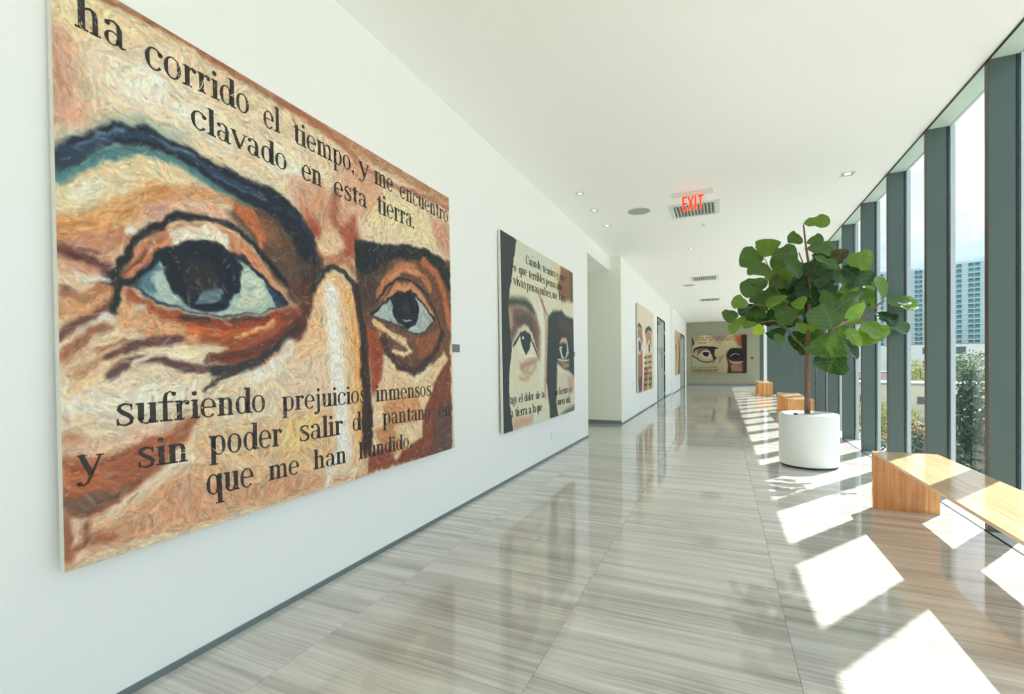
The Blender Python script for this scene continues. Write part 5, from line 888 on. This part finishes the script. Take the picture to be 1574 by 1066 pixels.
def tower(phi,d,w,dep,z1,z0,nf,nb,label):
    x,y=dirp(phi,d); r=empty('apartment_tower',(x,y,z0)); tag(r,label,'building'); r.rotation_euler=(0,0,-math.radians(phi)); h=z1-z0; fh=h/nf
    bm=BM(); box(bm,-w/2,w/2,0,dep,0,h); new_obj('glass_body',bm,M['towerglass'],r)
    bm=BM()
    for k in range(nf+1): box(bm,-w/2-.6,w/2+.6,-1.5,dep+.6,k*fh-.18,k*fh+.18)
    o=new_obj('floor_slab',bm,M['tower'],r); o['kind']='stuff'
    bm=BM()
    for k in range(nb+1):
        xx=-w/2+w*k/nb; box(bm,xx-1.1,xx+1.1,-.8,.2,0,h)
    for k in range(nf):
        for j in range(nb):
            xx=-w/2+w*(j+.5)/nb; box(bm,xx-.25,xx+.25,-.4,.1,k*fh,k*fh+fh)
    o=new_obj('pier',bm,M['tower'],r); o['kind']='stuff'
    bm=BM()
    for k in range(nf):
        for j in range(nb):
            xx=-w/2+w*(j+.5)/nb; box(bm,xx-w/nb/2+1.2,xx+w/nb/2-1.2,-1.45,-1.35,k*fh+.2,k*fh+1.1)
    o=new_obj('balcony_rail',bm,M['towerglass'],r); o['kind']='stuff'
    bm=BM(); box(bm,-w*.2,w*.2,dep*.3,dep*.6,h,h+3.5); box(bm,-w*.45,w*.45,.5,1,h,h+1.2); new_obj('roof_plant',bm,M['tower'],r)
tower(15.4,300,19.5,18,44.5,GZ,23,4,'pale glass apartment tower seen just right of the fig tree')
tower(21.6,300,30,20,45.5,GZ,23,5,'wide pale apartment tower behind the last clear window bays')
building('podium_block',18.5,240,75,30,7.2,M['stuccow'],'low white block at the foot of both towers','building',3,8)
building('long_house',14.9,100,26,12,-2.6,M['stucco'],'cream flat-roofed house with small windows left of the gable house','building',1,7)
building('white_house',20.6,115,24,10,-3.6,M['stuccow'],'white flat-roofed house behind the gable house','building',1,6)
building('gable_house',22.4,66,9,12,-5.2,M['stucco'],'cream gable house seen in the widest window bay','building',1,3,gable=2.6,roofm=M['stucco'])
building('pink_house',12.2,175,14,10,-2.2,M['pink'],'pink low house left of the cream flat-roofed house','building',1,3)
def blob_tree(name,phi,d,h,rad,m,label,cat='tree',z0=GZ,trunk=True,n=46,flat=1.0,seed=1,cards=True):
    q_=random.Random(seed); x,y=dirp(phi,d); r=empty(name,(x,y,z0)); tag(r,label,cat)
    if trunk: bm=BM(); tube(bm,[(0,0,0,.22),(.1,0,h*.5,.16),(0,.1,h*.85,.08)],6); new_obj('trunk',bm,M['bark'],r)
    bm=BM()
    for i in range(n*70):
        u=Vector((q_.gauss(0,1),q_.gauss(0,1),q_.gauss(0,1))).normalized()*(q_.random()**.4)
        c=Vector((u.x*rad,u.y*rad,(h-rad*flat)+u.z*rad*flat)) if trunk else Vector((u.x*rad,u.y*rad,h/2+u.z*h/2))
        c+=Vector((q_.uniform(-1,1),q_.uniform(-1,1),q_.uniform(-1,1)))*rad*.12
        s=max(rad*q_.uniform(.03,.065),q_.uniform(.1,.2)); a=Vector((q_.gauss(0,1),q_.gauss(0,1),q_.gauss(0,1))).normalized(); b=a.orthogonal().normalized()
        bm.faces.new([bm.verts.new(c+a*s),bm.verts.new(c+b*s*.6),bm.verts.new(c-a*s),bm.verts.new(c-b*s*.6)])
    o=new_obj('crown',bm,m,r); o['kind']='stuff'
blob_tree('street_tree',20.2,170,11.5,6.5,M['foliage'],'green street tree in front of the podium, widest bay',seed=2)
blob_tree('street_tree',24.6,168,11.,6,M['foliage'],'green street tree right of its twin, partly behind a fin',seed=3)
blob_tree('street_tree',16.9,150,9.5,6,M['foliage2'],'yellow green tree before the tower by the fig',seed=4)
blob_tree('cypress',20.25,44,9.2,1.0,M['foliage3'],'tall slim dark conifer in the widest bay',trunk=False,seed=5,n=40)
blob_tree('shrub',21.2,52,4.6,2.6,M['foliage'],'bushy green shrub around the conifer foot',trunk=False,seed=6)
blob_tree('flowering_shrub',16.8,62,3.2,2.8,M['orange'],'orange tinted shrub in front of the cream flat-roofed house','shrub',trunk=False,seed=7)
blob_tree('small_tree',16.9,40,5.2,2.2,M['foliage3'],'sparse dark small tree low in the second bay',seed=8,n=26)
blob_tree('small_tree',19.6,33,3.4,1.6,M['foliage3'],'sparse dark small tree low in the widest bay',seed=9,n=30)
blob_tree('hedge',14.3,70,4.6,3.4,M['foliage2'],'yellow green hedge low behind the near fins','hedge',trunk=False,seed=10)
def car(phi,d,label):
    x,y=dirp(phi,d); r=empty('car',(x,y,GZ)); tag(r,label,'car','white cars parked outside'); r.rotation_euler=(0,0,math.radians(20))
    bm=BM(); pr=[(-2.2,.35),(-2.2,.8),(-1.9,.95),(-1.2,1.0),(-.6,1.42),(.9,1.45),(1.6,1.0),(2.15,.9),(2.2,.35)]
    a=[bm.verts.new((px,-.85,pz)) for px,pz in pr]; b=[bm.verts.new((px,.85,pz)) for px,pz in pr]; bm.faces.new(a); bm.faces.new(b[::-1])
    for i in range(len(pr)): bm.faces.new((a[i],b[i],b[(i+1)%len(pr)],a[(i+1)%len(pr)]))
    new_obj('body',bm,M['car'],r)
    for wx in (-1.4,1.4):
        for wy in (-.86,.86):
            bm=BM(); bmesh.ops.create_cone(bm,cap_ends=True,segments=16,radius1=.34,radius2=.34,depth=.2,matrix=Matrix.Translation((wx,wy,.34))@Matrix.Rotation(math.pi/2,4,'X')); new_obj('wheel',bm,M['black'],r)
    bm=BM(); box(bm,-.5,.85,-.87,.87,1.02,1.36); new_obj('window_band',bm,M['winx'],r)
car(22.6,42,'white car parked low in the widest window bay'); car(19.6,56,'white car parked behind the dark small tree')
